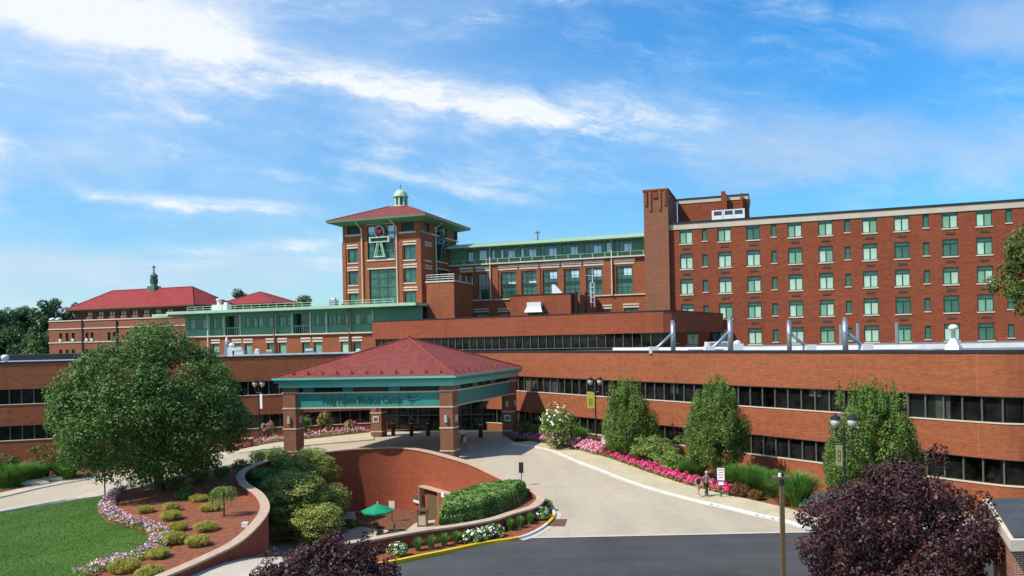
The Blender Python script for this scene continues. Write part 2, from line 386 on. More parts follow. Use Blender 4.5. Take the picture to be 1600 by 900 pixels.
def m_lawn():
    m_, q, b = newmat('lawn_grass'); tcn = q.new('ShaderNodeTexCoord'); o = tcn.outputs['Object']
    a = q.noise(o, 0.18, 5, 0.6); c = q.noise(o, 5.0, 6, 0.75); d = q.noise(o, 40, 2, 0.6)
    f = q.m('ADD', q.m('ADD', q.m('MULTIPLY', a, 0.5), q.m('MULTIPLY', c, 0.32)), q.m('MULTIPLY', d, 0.18))
    q.link(q.ramp(f, [(0.38, (0.034, 0.095, 0.013)), (0.50, (0.066, 0.145, 0.022)), (0.62, (0.110, 0.155, 0.034))]), b.inputs['Base Color'])
    b.inputs['Roughness'].default_value = 0.9; b.inputs['Specular IOR Level'].default_value = 0.1
    bp = q.new('ShaderNodeBump'); bp.inputs['Strength'].default_value = 0.6; bp.inputs['Distance'].default_value = 0.05; q.link(d, bp.inputs['Height']); q.link(bp.outputs[0], b.inputs['Normal'])
    return m_
LAWN = m_lawn()
def m_tile(name, c1, c2, step, ridge=0.25):
    """roof tiles: rows across the slope (UV v) with a ridge along it"""
    m_, q, b = newmat(name); tcn = q.new('ShaderNodeTexCoord'); uv = tcn.outputs['UV']
    sp = q.new('ShaderNodeSeparateXYZ'); q.link(uv, sp.inputs[0])
    row = q.m('FRACT', q.m('DIVIDE', sp.outputs[1], step)); colm = q.m('PINGPONG', sp.outputs[0], step * 0.5)
    mp = q.new('ShaderNodeMapping'); q.link(uv, mp.inputs[0]); mp.inputs['Scale'].default_value = (1 / step, 1 / step, 1)
    cell = q.new('ShaderNodeTexWhiteNoise'); sn_ = q.new('ShaderNodeVectorMath', operation='FLOOR'); q.link(mp.outputs[0], sn_.inputs[0]); q.link(sn_.outputs[0], cell.inputs['Vector'])
    big = q.noise(uv, 0.35, 5)
    f = q.m('ADD', q.m('MULTIPLY', cell.outputs['Value'], 0.5), q.m('MULTIPLY', big, 0.5))
    c = q.mix(q.sstep(f, 0.2, 0.8), c1, c2); c = q.mix(q.m('MULTIPLY', q.sstep(q.noise(uv, 0.12, 6, 0.7), 0.45, 0.7), 0.35), c, tuple(x * 0.75 + 0.035 for x in c1))
    c = q.mix(q.m('MULTIPLY', q.sstep(row, 0.0, 0.30, 1.0, 0.0), 0.75), c, tuple(x * 0.42 for x in c1))
    q.link(c, b.inputs['Base Color']); b.inputs['Roughness'].default_value = 0.7; b.inputs['Specular IOR Level'].default_value = 0.3
    bp = q.new('ShaderNodeBump'); bp.inputs['Strength'].default_value = 0.8; bp.inputs['Distance'].default_value = 0.06
    q.link(q.m('ADD', q.m('MULTIPLY', row, -1.0), q.m('MULTIPLY', colm, 0.4 / step)), bp.inputs['Height']); q.link(bp.outputs[0], b.inputs['Normal'])
    return m_
TILE = m_tile('red_roof_tiles', (0.265, 0.050, 0.032), (0.18, 0.036, 0.026), 0.40)
TILEO = m_tile('old_red_roof_tiles', (0.33, 0.030, 0.024), (0.23, 0.022, 0.020), 0.5)

L_MAPLE = leafmat('maple_leaves', [(0.051, 0.106, 0.021), (0.079, 0.149, 0.028), (0.114, 0.202, 0.038), (0.195, 0.264, 0.062)])
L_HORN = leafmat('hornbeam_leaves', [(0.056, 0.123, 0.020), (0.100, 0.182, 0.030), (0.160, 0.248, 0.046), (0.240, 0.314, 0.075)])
L_PLUM = leafmat('plum_leaves', [(0.026, 0.011, 0.011), (0.048, 0.017, 0.018), (0.077, 0.026, 0.026), (0.130, 0.054, 0.049)], 0.5, 0.12, 0.35)
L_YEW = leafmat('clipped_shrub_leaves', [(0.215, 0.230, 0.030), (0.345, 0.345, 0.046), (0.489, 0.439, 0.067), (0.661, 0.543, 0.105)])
L_SHRUB = leafmat('broad_shrub_leaves', [(0.129, 0.167, 0.031), (0.235, 0.282, 0.055), (0.351, 0.390, 0.088), (0.469, 0.488, 0.137)])
L_HEDGE = leafmat('hedge_leaves', [(0.066, 0.146, 0.027), (0.130, 0.244, 0.043), (0.213, 0.341, 0.069), (0.378, 0.488, 0.146)])
L_PINE = leafmat('pine_needles', [(0.099, 0.173, 0.030), (0.165, 0.255, 0.045), (0.247, 0.345, 0.068), (0.330, 0.420, 0.105)])
L_FAR = leafmat('far_leaves', [(0.034, 0.076, 0.020), (0.056, 0.112, 0.031), (0.082, 0.150, 0.041)])
L_LIGHT = leafmat('light_far_leaves', [(0.055, 0.12, 0.02), (0.08, 0.165, 0.028), (0.11, 0.20, 0.04)])
L_GRASS = leafmat('ornamental_grass_blades', [(0.056, 0.168, 0.022), (0.096, 0.240, 0.035), (0.160, 0.320, 0.056), (0.256, 0.400, 0.096)], 0.6, 0.3)
L_RUST = leafmat('barberry_leaves', [(0.150, 0.053, 0.022), (0.255, 0.083, 0.033), (0.180, 0.135, 0.030), (0.090, 0.105, 0.030)])
L_OLIVE = leafmat('olive_leaves', [(0.108, 0.108, 0.024), (0.168, 0.156, 0.036), (0.240, 0.204, 0.048), (0.084, 0.108, 0.024)])
L_BLUE = leafmat('blue_spruce_needles', [(0.05, 0.10, 0.085), (0.09, 0.16, 0.14), (0.15, 0.23, 0.21)])
L_OAK = leafmat('edge_tree_leaves', [(0.05, 0.085, 0.015), (0.09, 0.13, 0.02), (0.14, 0.18, 0.035), (0.19, 0.22, 0.05)])
FL_PINK = flowermat('pink_blossoms', [(0.75, 0.12, 0.26), (0.85, 0.38, 0.48), (0.80, 0.22, 0.36), (0.85, 0.62, 0.66), (0.55, 0.04, 0.14)])
FL_HOT = flowermat('hot_pink_blossoms', [(0.75, 0.03, 0.20), (0.62, 0.015, 0.12), (0.85, 0.10, 0.32), (0.50, 0.01, 0.05)])
FL_PURP = flowermat('purple_blossoms', [(0.30, 0.05, 0.16), (0.42, 0.10, 0.24), (0.22, 0.03, 0.09), (0.50, 0.20, 0.32)])
FL_MIX = flowermat('mixed_bedding_blossoms', [(0.74, 0.70, 0.52), (0.50, 0.16, 0.42), (0.55, 0.05, 0.08), (0.70, 0.36, 0.40), (0.42, 0.24, 0.55), (0.45, 0.06, 0.10)])
FL_WHITE = flowermat('white_blossoms', [(0.85, 0.85, 0.80), (0.80, 0.78, 0.78)])
FL_BLUSH = flowermat('blush_blossoms', [(0.85, 0.62, 0.66), (0.80, 0.42, 0.50), (0.85, 0.78, 0.76)])
SILLM = plain('sill_brick_tone', (0.46, 0.30, 0.20), 0.8, 0.10, 1.2)
JOINT = plain('sealed_joint', (0.36, 0.17, 0.10), 0.8, 0.10, 1.2)
LAMPW = plain('frosted_lamp_glass', (0.46, 0.43, 0.37), 0.35, 0.06)
SOFF = plain('olive_soffit', (0.10, 0.21, 0.10), 0.5, 0.10, 0.7)

# ---------------------------------------------------------------- ground sheets
def inpoly(P, poly):
    P = np.asarray(P, float); x, y = P[:, 0], P[:, 1]; r = np.zeros(len(P), bool); k = len(poly)
    for i in range(k):
        x1, y1 = poly[i]; x2, y2 = poly[(i + 1) % k]
        if y1 == y2: continue
        r ^= ((y1 > y) != (y2 > y)) & (x < (x2 - x1) * (y - y1) / (y2 - y1) + x1)
    return r
def spline(pts, n=6, closed=False):
    P = [Vector(p) for p in pts]; out = []; k = len(P); rng = range(k if closed else k - 1)
    for i in rng:
        a = P[(i - 1) % k] if closed or i > 0 else P[0] * 2 - P[1]; b = P[i]; c = P[(i + 1) % k]
        d = P[(i + 2) % k] if closed or i + 2 < k else P[-1] * 2 - P[-2]
        for j in range(n):
            t = j / n
            out.append(tuple(0.5 * ((2 * b) + (c - a) * t + (2 * a - 5 * b + 4 * c - d) * t * t + (3 * b - a - 3 * c + d) * t ** 3)))
    if not closed: out.append(tuple(P[-1]))
    return out
def sheet(name, poly, off, mat, step=1.5, hf=hgt, skirt=0.0, hole=None, kind='structure', extra=()):
    poly = [tuple(p) for p in poly]; xs = [p[0] for p in poly]; ys = [p[1] for p in poly]
    pts = [Vector(p) for p in poly]; edges = [(i, (i + 1) % len(poly)) for i in range(len(poly))]
    if hole:
        k = len(pts); pts += [Vector(p) for p in hole]; edges += [(k + i, k + (i + 1) % len(hole)) for i in range(len(hole))]
    gx_, gy_ = np.meshgrid(np.arange(max(min(xs), -110), min(max(xs), 90), step), np.arange(max(min(ys), 5), min(max(ys), 185), step))
    g = np.stack([gx_.ravel(), gy_.ravel()], 1)
    if len(g):
        k = inpoly(g, poly)
        if hole: k &= ~inpoly(g, hole)
        pts += [Vector((float(a) + 0.013, float(b) + 0.017)) for a, b in g[k]]
    pts += [Vector(p) for p in extra]
    ov, oe, of, *_ = delaunay_2d_cdt(pts, edges, [], 0, 1e-4)
    cen = np.array([[sum(ov[i][0] for i in f) / len(f), sum(ov[i][1] for i in f) / len(f)] for f in of])
    keep = inpoly(cen, poly)
    if hole: keep &= ~inpoly(cen, hole)
    mb = MB(); mb.v = [(p[0], p[1], hf(p[0], p[1]) + off) for p in ov]
    for f, kk in zip(of, keep):
        if kk:
            a, b, c = (ov[i] for i in f[:3])
            if (b[0] - a[0]) * (c[1] - a[1]) - (b[1] - a[1]) * (c[0] - a[0]) < 0: f = f[::-1]
            mb.face(*f)
    if skirt:
        for i in range(len(poly)):
            a, b = poly[i], poly[(i + 1) % len(poly)]; za, zb = hf(*a) + off, hf(*b) + off
            mb.quad((a[0], a[1], za - skirt), (b[0], b[1], zb - skirt), (b[0], b[1], zb), (a[0], a[1], za))
    o = mb.build(name, mat)
    if kind: o['kind'] = kind
    return o
def Gs(pts, dz=0.0): return [G(x, y, dz) for x, y in pts]
def ribbon(name, pts, thick, zb, zt, mat, parent=None, top_only=None):
    """a wall that follows a curve; zb/zt: numbers or functions of index fraction"""
    k = len(pts); mb = MB(); L = []; Rr = []
    for i in range(k):
        a = Vector(pts[max(i - 1, 0)]); b = Vector(pts[min(i + 1, k - 1)]); d = (b - a).normalized(); nrm = Vector((-d.y, d.x)) * thick / 2
        p = Vector(pts[i]); L.append(p + nrm); Rr.append(p - nrm)
    f = lambda q, i: q(i / (k - 1), pts[i]) if callable(q) else q
    for i in range(k - 1):
        j = i + 1; b0, b1, t0, t1 = f(zb, i), f(zb, j), f(zt, i), f(zt, j)
        mb.quad((*L[j], b1), (*L[i], b0), (*L[i], t0), (*L[j], t1))
        mb.quad((*Rr[i], b0), (*Rr[j], b1), (*Rr[j], t1), (*Rr[i], t0))
        mb.quad((*L[i], t0), (*Rr[i], t0), (*Rr[j], t1), (*L[j], t1))
        mb.quad((*L[j], b1), (*Rr[j], b1), (*Rr[i], b0), (*L[i], b0))
    for i in (0, k - 1):
        q = [(*L[i], f(zb, i)), (*Rr[i], f(zb, i)), (*Rr[i], f(zt, i)), (*L[i], f(zt, i))]
        mb.quad(*(q if i == 0 else q[::-1]))
    # continuous UV along the curve keeps the courses running
    o = mb.build(name, mat, parent); me = o.data; uv = me.uv_layers[0].data
    cum = [0.0]
    for i in range(k - 1): cum.append(cum[-1] + (Vector(pts[i + 1]) - Vector(pts[i])).length)
    for pi, p in enumerate(me.polygons):
        seg, side = divmod(pi, 4)
        if seg < k - 1 and side < 2:
            for li in p.loop_indices:
                c = me.vertices[me.loops[li].vertex_index].co; e = Vector(pts[seg + 1]) - Vector(pts[seg])
                uv[li].uv = (cum[seg] + (Vector((c.x, c.y)) - Vector(pts[seg])).dot(e) / max(e.length, 1e-6), c.z)
    return o

# plan curves read off the photograph and laid on the ground
S_CAP = spline(Gs([(225, 912), (262, 897), (315, 874), (367, 848), (401, 817), (414, 793), (404, 772), (381, 756), (376, 743), (389, 731), (420, 719), (455, 711)], 0.5), 7)
FAR = [(455, 711.5), (505, 706), (560, 700.5), (620, 698.5), (660, 703), (697, 712), (740, 725), (785, 746), (818, 758), (838, 768), (845, 778), (836, 789), (822, 795), (798, 801.5), (768, 811), (716, 820.5), (665, 827), (609, 836.5), (575, 842.5), (520, 852)]
C_CAP = spline(Gs(FAR, 0.9), 7)
HOLE = S_CAP + C_CAP[1:]
CY = -4.8
def hc(X, Y): return CY * smooth((Y - 40.5) / 22)
ground = sheet('ground', [(-2500, -600), (2500, -600), (2500, 4000), (-2500, 4000)], -0.12, SOIL, step=4.0, hole=HOLE, extra=[(x, y) for x in (-1200, -500, -115, 95, 500, 1200) for y in (-300, 0, 190, 400, 1200)])
cf = sheet('courtyard_floor', HOLE, 0.0, PAVE, step=1.2, hf=hc)
street = sheet('street', [(-60, -30), (120, -30), (120, 46.4), (17.5, 46.4), (0.4, 46.4), (-1.8, 45.2), (-4.2, 42.9), (-6.8, 41.2), (-9.5, 40.2), (-14, 38.6), (-30, 33), (-60, 30)], 0.0, ASPH, step=6)
# outer kerb lines of the drive
RN = [(800, 694), (840, 700), (870, 708), (905, 723), (940, 736), (975, 750), (1020, 765), (1055, 775), (1089, 784), (1130, 793), (1180, 805), (1227, 815.5), (1258, 825)]
RFAR = [(835, 690), (868, 695), (930, 709.5), (970, 724), (1005, 737), (1040, 749), (1075, 760), (1117, 771), (1180, 785), (1255, 803), (1268, 806)]
LFAR = [(-200, 822), (-100, 799), (0, 778.5), (66, 763), (126, 752), (200, 738), (280, 724), (357, 711.5), (420, 703), (480, 697), (550, 691), (585, 688)]
LSIDE = [(-200, 812), (-100, 791), (0, 772), (66, 757.5), (123, 748), (200, 733), (280, 719), (362, 706), (420, 695), (480, 688), (580, 677)]
LNEAR = [(-200, 842), (-100, 821), (0, 800.5), (105, 780.5), (163, 772), (218, 763), (262, 752), (315, 739), (362, 729), (389, 728)]
rn = spline(Gs(RN), 4); lfar = spline(Gs(LFAR), 4); lnear = spline(Gs(LNEAR), 4)
# the inner side runs under the curved walls
inner = [p for p in S_CAP if p[1] > G(389, 731, .5)[1]] + C_CAP[1:]
tipi = max(range(len(C_CAP)), key=lambda i: C_CAP[i][0])
driveP = lnear[:-1] + inner[:inner.index(C_CAP[tipi])] + [G(862, 800), G(864, 812), G(850, 825), G(822, 839), (0.4, 46.4), (17.5, 46.4)] + rn[::-1][:-1] + [(-1.5, 93), (-17.5, 97)] + lfar[::-1]
sheet('drive', driveP, 0.02, DRIVE, 1.5)
LAWNP = spline(Gs([(168, 772), (120, 783), (60, 792), (0, 802.5), (-110, 826), (-230, 851)]), 3)[::1] + [(-60, 30), (-29, 31)] + Gs([(110, 905), (129, 897), (171, 882), (210, 870), (228, 858), (234, 843), (226, 831), (168, 817), (152, 801), (160, 786)])
sheet('lawn', LAWNP, 0.0, LAWN, 1.5)
bedL = Gs([(168, 771), (160, 786), (152, 801), (168, 817), (226, 831), (234, 843), (228, 858), (210, 870), (171, 882), (129, 897), (110, 905)]) + [(-29, 31), (-16, 33)] + S_CAP[:-14] + lnear[::-1][1:-16]
sheet('mulch_bed', bedL, 0.03, MULCH, 1.2)
kb = spline(Gs([(862, 796), (866, 806), (858, 818), (838, 832), (809, 843), (757, 851), (700, 863), (650, 873), (610, 881), (560, 888)]), 4)
tip = [p for p in C_CAP[tipi - 4:]]
sheet('kerb_bed', kb[::-1] + tip, 0.045, MULCH, 0.8)
rfar = spline(Gs(RFAR), 4)
walkR = rn + [(20.5, 46.7), (34, 46.7), (60, 46.7), (60, 49.2), (34, 49.0), (21.5, 49.2)] + rfar[::-1]
sheet('sidewalk', walkR, 0.14, CONC, 1.0, skirt=0.16)
sheet('sidewalk', lfar + spline(Gs(LSIDE), 4)[::-1], 0.14, CONC, 1.0, skirt=0.16)
bedR = rfar + [(21.5, 49.2), (34, 49.0), (34, 50), (31, 53.6), (-0.3, 95.5), (-1, 93)]
sheet('mulch_bed', bedR, 0.10, MULCH, 1.5)
bedLL = spline(Gs(LSIDE), 4) + [(-8, 100), (-17, 101), (-34, 96), (-59, 89), (-90, 80)]
sheet('mulch_bed', bedLL, 0.10, MULCHB, 1.5)
def offs2(pts, d0, d1):
    A = []; B = []
    for i in range(len(pts)):
        a = Vector(pts[max(i - 1, 0)]); b = Vector(pts[min(i + 1, len(pts) - 1)]); e = (b - a).normalized(); q = Vector((-e.y, e.x)); A.append(tuple(Vector(pts[i]) + q * d0)); B.append(tuple(Vector(pts[i]) + q * d1))
    return A + B[::-1]
GUT = plain('gutter_concrete', (.50, .45, .37), .85, .12, .8)
BARKP = plain('brown_ramp_pad', (.15, .06, .04), .8, .1)
def kerb(name, pts, w, h0, h1, mat, label, cat='kerb', hf=hgt):
    o = ribbon(name, pts, w, lambda t, p: hf(*p) + h0, lambda t, p: hf(*p) + h1, mat); tag(o, kind='structure'); return o
kerb('kerb', rn[:33], 0.16, -0.1, 0.155, KERBC, '')
kerb('painted_kerb', rn[32:] + [(20.5, 46.62), (34, 46.62)], 0.18, -0.1, 0.157, WHITE, '')
kerb('kerb', lfar, 0.16, -0.1, 0.155, KERBC, '')
kerb('kerb', lnear[:-10], 0.14, -0.1, 0.10, KERBC, '')
kerb('painted_kerb', kb[4:10] , 0.2, -0.1, 0.152, YEL, '')
kerb('kerb', kb[:5], 0.2, -0.1, 0.15, KERBC, '')
kerb('kerb', kb[9:17], 0.2, -0.1, 0.15, KERBC, '')
kerb('painted_kerb', kb[16:], 0.26, -0.1, 0.17, YEL, '')
gp_ = offs2(rn, -.08, -.5); sheet('gutter', gp_, 0.032, GUT, 1.2)
sheet('gutter', [(-1.6, 46.42), (17.6, 46.42), (20.3, 46.5), (20.3, 46.25), (17.6, 46.1), (.1, 46.1)], 0.034, GUT, 1.0)
sheet('gutter', offs2(kb[2:17], .12, .5), 0.036, GUT, .8)
sheet('ramp_pad', [G(856, 812), G(886, 812), G(882, 823), G(850, 823)], 0.045, BARKP, .8)
# worn stencil marks on the white kerb
mb = MB(); rnd = random.Random(3)
for i in range(34, len(rn) - 2):
    a, b = Vector(rn[i]), Vector(rn[i + 1]); d = (b - a)
    for t in (0.08, 0.2, 0.32, 0.44, 0.56):
        if rnd.random() < 0.25 or (i // 4) % 2: continue
        p = a + d * t; nn = Vector((d.y, -d.x)).normalized(); 
        if nn.x > 0: nn = -nn
        q0 = p + nn * 0.094; q1 = p + d * 0.07 + nn * 0.094
        mb.quad((q0.x, q0.y, 0.03), (q1.x, q1.y, 0.03), (q1.x, q1.y, 0.12), (q0.x, q0.y, 0.12))
o = mb.build('kerb_marking', DARKM); o['kind'] = 'structure'

# retaining walls
t = thing('retaining_wall', 'tall curved red brick retaining wall with tan coping round the sunken courtyard', 'wall', (C_CAP[0][0], C_CAP[0][1], 0))
def lw(t_, pts): return pts
def shift(pts, o): return [(p[0] - o.location.x, p[1] - o.location.y) for p in pts]
_o = (C_CAP[0][0], C_CAP[0][1])
ctop = lambda a: (lambda t_, p: hgt(p[0] + _o[0], p[1] + _o[1]) + a)
ribbon('brick_wall', shift(C_CAP, t), 0.42, CY - 0.2, ctop(.80), BRL, t)
ribbon('coping', shift(C_CAP, t), 0.62, ctop(.80), ctop(.92), CAP, t)
far_ = C_CAP[:tipi]; colx = lambda p: 800 + p[0] / p[1] * 1200
sheet('courtyard_mulch', [p for p in far_ if 545 < colx(p) < 700 and p[1] > 62] + [G(688, 806, CY), G(664, 808, CY), G(648, 812, CY), G(632, 826, CY), G(600, 824, CY), G(560, 818, CY)], 0.05, MULCHB, 1.0, hf=hc)
print('ARC', [(round(colx(p)), round(p[1], 1)) for p in far_ if colx(p) > 540], G(660, 817, CY))
# doorway to the lower level, set in the far arc
fd = Face(690, 73.9, 27)
far_ = C_CAP[:tipi]; colx = lambda p: 800 + p[0] / p[1] * 1200
pa_ = Vector(min(far_, key=lambda p: abs(colx(p) - 656) + (0 if p[1] > 60 else 999))); pb_2 = Vector(min(far_, key=lambda p: abs(colx(p) - 718)))
fd.u = (pb_2 - pa_).normalized(); fd.b = Vector((-fd.u.y, fd.u.x)); fd.O = pa_ - fd.b * .30
mb = MB(); mb.M = lambda x, y, z: tuple((fd.world(x, y) - Vector(t.location[:2])).to_3d() + Vector((0, 0, z)))
u0, zt0 = fd.uz(660, 758); u1 = fd.u_at(712); um = fd.u_at(684.5)
mb.box(u0, u1 + 1, -.45, 1.2, zt0 - 0.12, zt0); mb.build('door_lintel', CAP, t)
mb = MB(); mb.M = lambda x, y, z: tuple((fd.world(x, y) - Vector(t.location[:2])).to_3d() + Vector((0, 0, z)))
mb.box(u0, u0 + 0.06, -.42, 1.2, CY, zt0 - 0.12); mb.box(um, um + 0.08, -.42, 1.2, CY, zt0 - 0.12); mb.build('door_jamb', SILLM, t)
mb = MB(); mb.M = lambda x, y, z: tuple((fd.world(x, y) - Vector(t.location[:2])).to_3d() + Vector((0, 0, z)))
mb.box(um + 0.1, u1 + 1, -.38, 1.4, CY, zt0 - 0.12); mb.build('brick_pier', BRL, t)
mb = MB(); mb.M = lambda x, y, z: tuple((fd.world(x, y) - Vector(t.location[:2])).to_3d() + Vector((0, 0, z)))
mb.box(u0 + 0.9, um - .3, 0.02, .10, CY, CY + 2.2); dr = mb.build('door', BRONZE, t)
mb = MB(); mb.M = lambda x, y, z: tuple((fd.world(x, y) - Vector(t.location[:2])).to_3d() + Vector((0, 0, z)))
ul, zl = fd.uz(694, 773, -.5); mb.box(ul - .2, ul + .2, -.7, -.5, zl - .2, zl + .2); mb.build('wall_light', WHITE, t)
mb = MB(); mb.M = lambda x, y, z: tuple((fd.world(x, y) - Vector(t.location[:2])).to_3d() + Vector((0, 0, z)))
ua, za = fd.uz(645, 771, -.2); ub, zb = fd.uz(659, 790, -.2)
mb.box(ua, ub, -.2, .6, zb, za); pl = mb.build('wall_plaque', BRONZE, t)
mb = MB(); mb.M = lambda x, y, z: tuple((fd.world(x, y) - Vector(t.location[:2])).to_3d() + Vector((0, 0, z)))
mb.box(ua + .15, ub - .2, -.23, -.2, zb + .12, zb + .35); mb.build('plate', WHITE, pl)

t = thing('planter_wall', 'low curving brick planter wall with tan coping beside the mulch bed and shrubs', 'wall', (S_CAP[0][0], S_CAP[0][1], 0))
_p = (S_CAP[0][0], S_CAP[0][1]); stop_ = lambda a: (lambda t_, p: hgt(p[0] + _p[0], p[1] + _p[1]) + a)
ribbon('brick_wall', shift(S_CAP, t), 0.42, lambda q, p: hc(0, p[1] + S_CAP[0][1]) - 0.3, stop_(.44), BRL, t)
ribbon('coping', shift(S_CAP, t), 0.66, stop_(.44), stop_(.56), CAP, t)
# small brick pier beside the left pavement
x, y, z = gx(374, 85.5)
t = thing('brick_pier', 'short square brick pier standing beside the left pavement behind the maple', 'pier', (x, y, z))
MB().box(-1.4, 1.4, -.4, .4, -.3, 1.15).build('pier_body', BRL, t); MB().box(-1.5, 1.5, -.5, .5, 1.15, 1.25).build('coping', CAP, t)

# ---------------------------------------------------------------- generic window
def win(root, u0, u1, z0, z1, d=0.0, rev=0.25, nx=2, nz=1, gm=None, fm=None, fw=0.09, mw=0.06, sill=None, lint=None, back=None, panes=None, M=None, name='window', sillm=None):
    """frame part with its glass (and sill, lintel) as sub-parts, set inside a wall opening"""
    mb = MB(); mb.M = M; y0, y1 = d + rev - 0.10, d + rev - 0.02
    mb.box(u0, u0 + fw, y0, y1, z0, z1); mb.box(u1 - fw, u1, y0, y1, z0, z1)
    mb.box(u0 + fw, u1 - fw, y0, y1, z1 - fw, z1); mb.box(u0 + fw, u1 - fw, y0, y1, z0, z0 + fw)
    for i in range(1, nx):
        x = u0 + (u1 - u0) * i / nx; mb.box(x - mw / 2, x + mw / 2, y0 + .01, y1, z0 + fw, z1 - fw)
    for i in range(1, nz):
        z = z0 + (z1 - z0) * i / nz; mb.box(u0 + fw, u1 - fw, y0 + .02, y1 - .003, z - mw / 2, z + mw / 2)
    f = mb.build(name, fm, root)
    mb = MB(); mb.M = M; mb.quad((u0, y1 - .02, z0), (u1, y1 - .02, z0), (u1, y1 - .02, z1), (u0, y1 - .02, z1)); mb.build('pane', gm, f)
    for k in (panes or []):
        a, b, c, e, m_ = k; mb = MB(); mb.M = M; ua = u0 + (u1 - u0) * a; ub = u0 + (u1 - u0) * b; zc = z0 + (z1 - z0) * c; ze = z0 + (z1 - z0) * e
        mb.box(ua, ub, y1 - .06, y1 - .03, zc, ze); mb.build('blind', m_, f)  # flat toned panes; the pale ones are painted sky reflections
    if sill:
        mb = MB(); mb.M = M; mb.box(u0 - .1, u1 + .1, d - .10, d + .02, z0 - sill, z0 - 0.003); mb.build('sill', sillm or STONE, f)
    if lint:
        mb = MB(); mb.M = M
        for a, b in lint: mb.box(u0 - .25, u1 + .25, d - .08, d + .02, z1 + a, z1 + b)
        mb.build('lintel', STONE, f)
    return f
def hband(root, F, pxa, pya, pxb, th, d=0.0, out=0.08, mat=None, name='stone_band', M=None):
    ua, z = F.uz(pxa, pya, d); ub = F.u_at(pxb, d)
    return MB().box(ua, ub, d - out, d + .02, z - th / 2, z + th / 2).build(name, mat or STONE, root)

# ---------------------------------------------------------------- ward wing (six storeys, right)
FW = Face(1049, 123, 19)
ward = bthing('ward_wing', FW, 'long six storey red brick ward wing with rows of green windows at upper right', 'building')
cols = [(1075, 1), (1104, 0), (1135, 1), (1180, 1), (1212, 0), (1245, 1), (1293, 1), (1327, 0), (1362, 1), (1412, 1), (1450, 0), (1487.5, 1), (1541, 1), (1580, 0), (1625, 1)]
ztop = FW.uz(1100, 346.5)[1]; zr1 = FW.uz(1075, 368.5)[1]; zr5 = FW.uz(1183, 525)[1]; dz = (zr1 - zr5) / 4
ww, wh, nw, nh = 2.0, 2.45, 0.8, 1.9
UE = 74; holes = []; rows = []
for r in range(5):
    zc = zr1 - dz * r
    for px, k in cols:
        uc = FW.u_at(px); rows.append((r, uc, zc, k))
        holes.append((uc - (ww if k else nw) / 2, uc + (ww if k else nw) / 2, zc - (wh if k else nh) / 2, zc + (wh if k else nh) / 2))
mb = MB(); mb.wall(0, UE, 9.5, ztop - 1.0, holes, 0, 0.3)
mb.quad((UE, 0, 9.5), (UE, 18, 9.5), (UE, 18, ztop), (UE, 0, ztop)); mb.quad((0, 18, 9.5), (0, 0, 9.5), (0, 0, ztop), (0, 18, ztop)); mb.quad((UE, 18, 9.5), (0, 18, 9.5), (0, 18, ztop), (UE, 18, ztop))
mb.build('wall', BRD, ward)
MB().box(0, UE, -0.12, 0.3, ztop - 1.0, ztop - 0.12).build('fascia', TAN, ward)
MB().box(-0.05, UE + .05, -0.22, 18.1, ztop - 0.12, ztop + 0.18).build('roof', BLACK, ward)
rnd = random.Random(11)
proto = {}
def wide_win(uc, zc):
    z0, z1 = zc - wh / 2, zc + wh / 2; u0, u1 = -ww / 2, ww / 2
    mb = MB(); y0, y1 = .12, .24
    for b in ((u0, u0 + .1, z0, z1), (u1 - .1, u1, z0, z1), (-.06, .06, z0 + .1, z1 - .62), (u0 + .1, u1 - .1, z0, z0 + .1), (u0 + .1, u1 - .1, z1 - .08, z1), (u0 + .1, u1 - .1, z1 - .66, z1 - .56)): mb.box(b[0], b[1], y0, y1, b[2], b[3])
    return mb
def mk_wide():
    u0, u1, z0, z1 = -ww / 2, ww / 2, -wh / 2, wh / 2
    f = wide_win(0, 0).build('window', GREEND, ward)
    for nm, a, b, c, e, m_ in (('transom_panel', u0 + .1, u1 - .1, z1 - .56, z1 - .08, G_GRN), ('pane', u0 + .1, -.06, z0 + .1, z1 - .66, BL_HI), ('pane', .06, u1 - .1, z0 + .1, z1 - .66, BL_HI)):
        mb = MB(); mb.box(a, b, .19, .21, c, e); mb.build(nm, m_, f)
    MB().box(u0 - .08, u1 + .08, -.1, .02, z0 - .18, z0 - .003).build('sill', STONE, f)
    return f
def mk_nar():
    u0, u1, z0, z1 = -nw / 2, nw / 2, -nh / 2, nh / 2
    mb = MB(); 
    for b in ((u0, u0 + .08, z0, z1), (u1 - .08, u1, z0, z1), (u0 + .08, u1 - .08, z0, z0 + .08), (u0 + .08, u1 - .08, z1 - .08, z1)): mb.box(b[0], b[1], .12, .24, b[2], b[3])
    f = mb.build('narrow_window', GREEND, ward); MB().box(u0 + .08, u1 - .08, .19, .21, z0 + .08, z1 - .08).build('pane', BL_LO, f)
    MB().box(u0 - .06, u1 + .06, -.1, .02, z0 - .16, z0 - .003).build('sill', STONE, f); return f
PW, PN = mk_wide(), mk_nar(); PMESH = {}
def recolour(win_, pick):
    k = 0
    for ch in win_.children:
        if ch.name.startswith('pane'):
            key = (ch.data.name, pick[k].name)
            if key not in PMESH:
                me = ch.data.copy(); me.materials[0] = pick[k]; PMESH[key] = me
            ch.data = PMESH[key]; k += 1
fw_, fn_ = True, True
for r, uc, zc, k in rows:
    src = PW if k else PN
    if k and fw_: o = src; fw_ = False; o.location = (uc, 0, zc)
    elif not k and fn_: o = src; fn_ = False; o.location = (uc, 0, zc)
    else: o = dup(src, ward, (uc, 0, zc))
    if k:
        q = rnd.random(); pk = (BL_HI, BL_HI) if q < .42 else (BL_MD, BL_HI) if q < .58 else (BL_HI, BL_MD) if q < .7 else (BL_MD, BL_MD) if q < .85 else (BL_LO, BL_LO)
        recolour(o, pk)
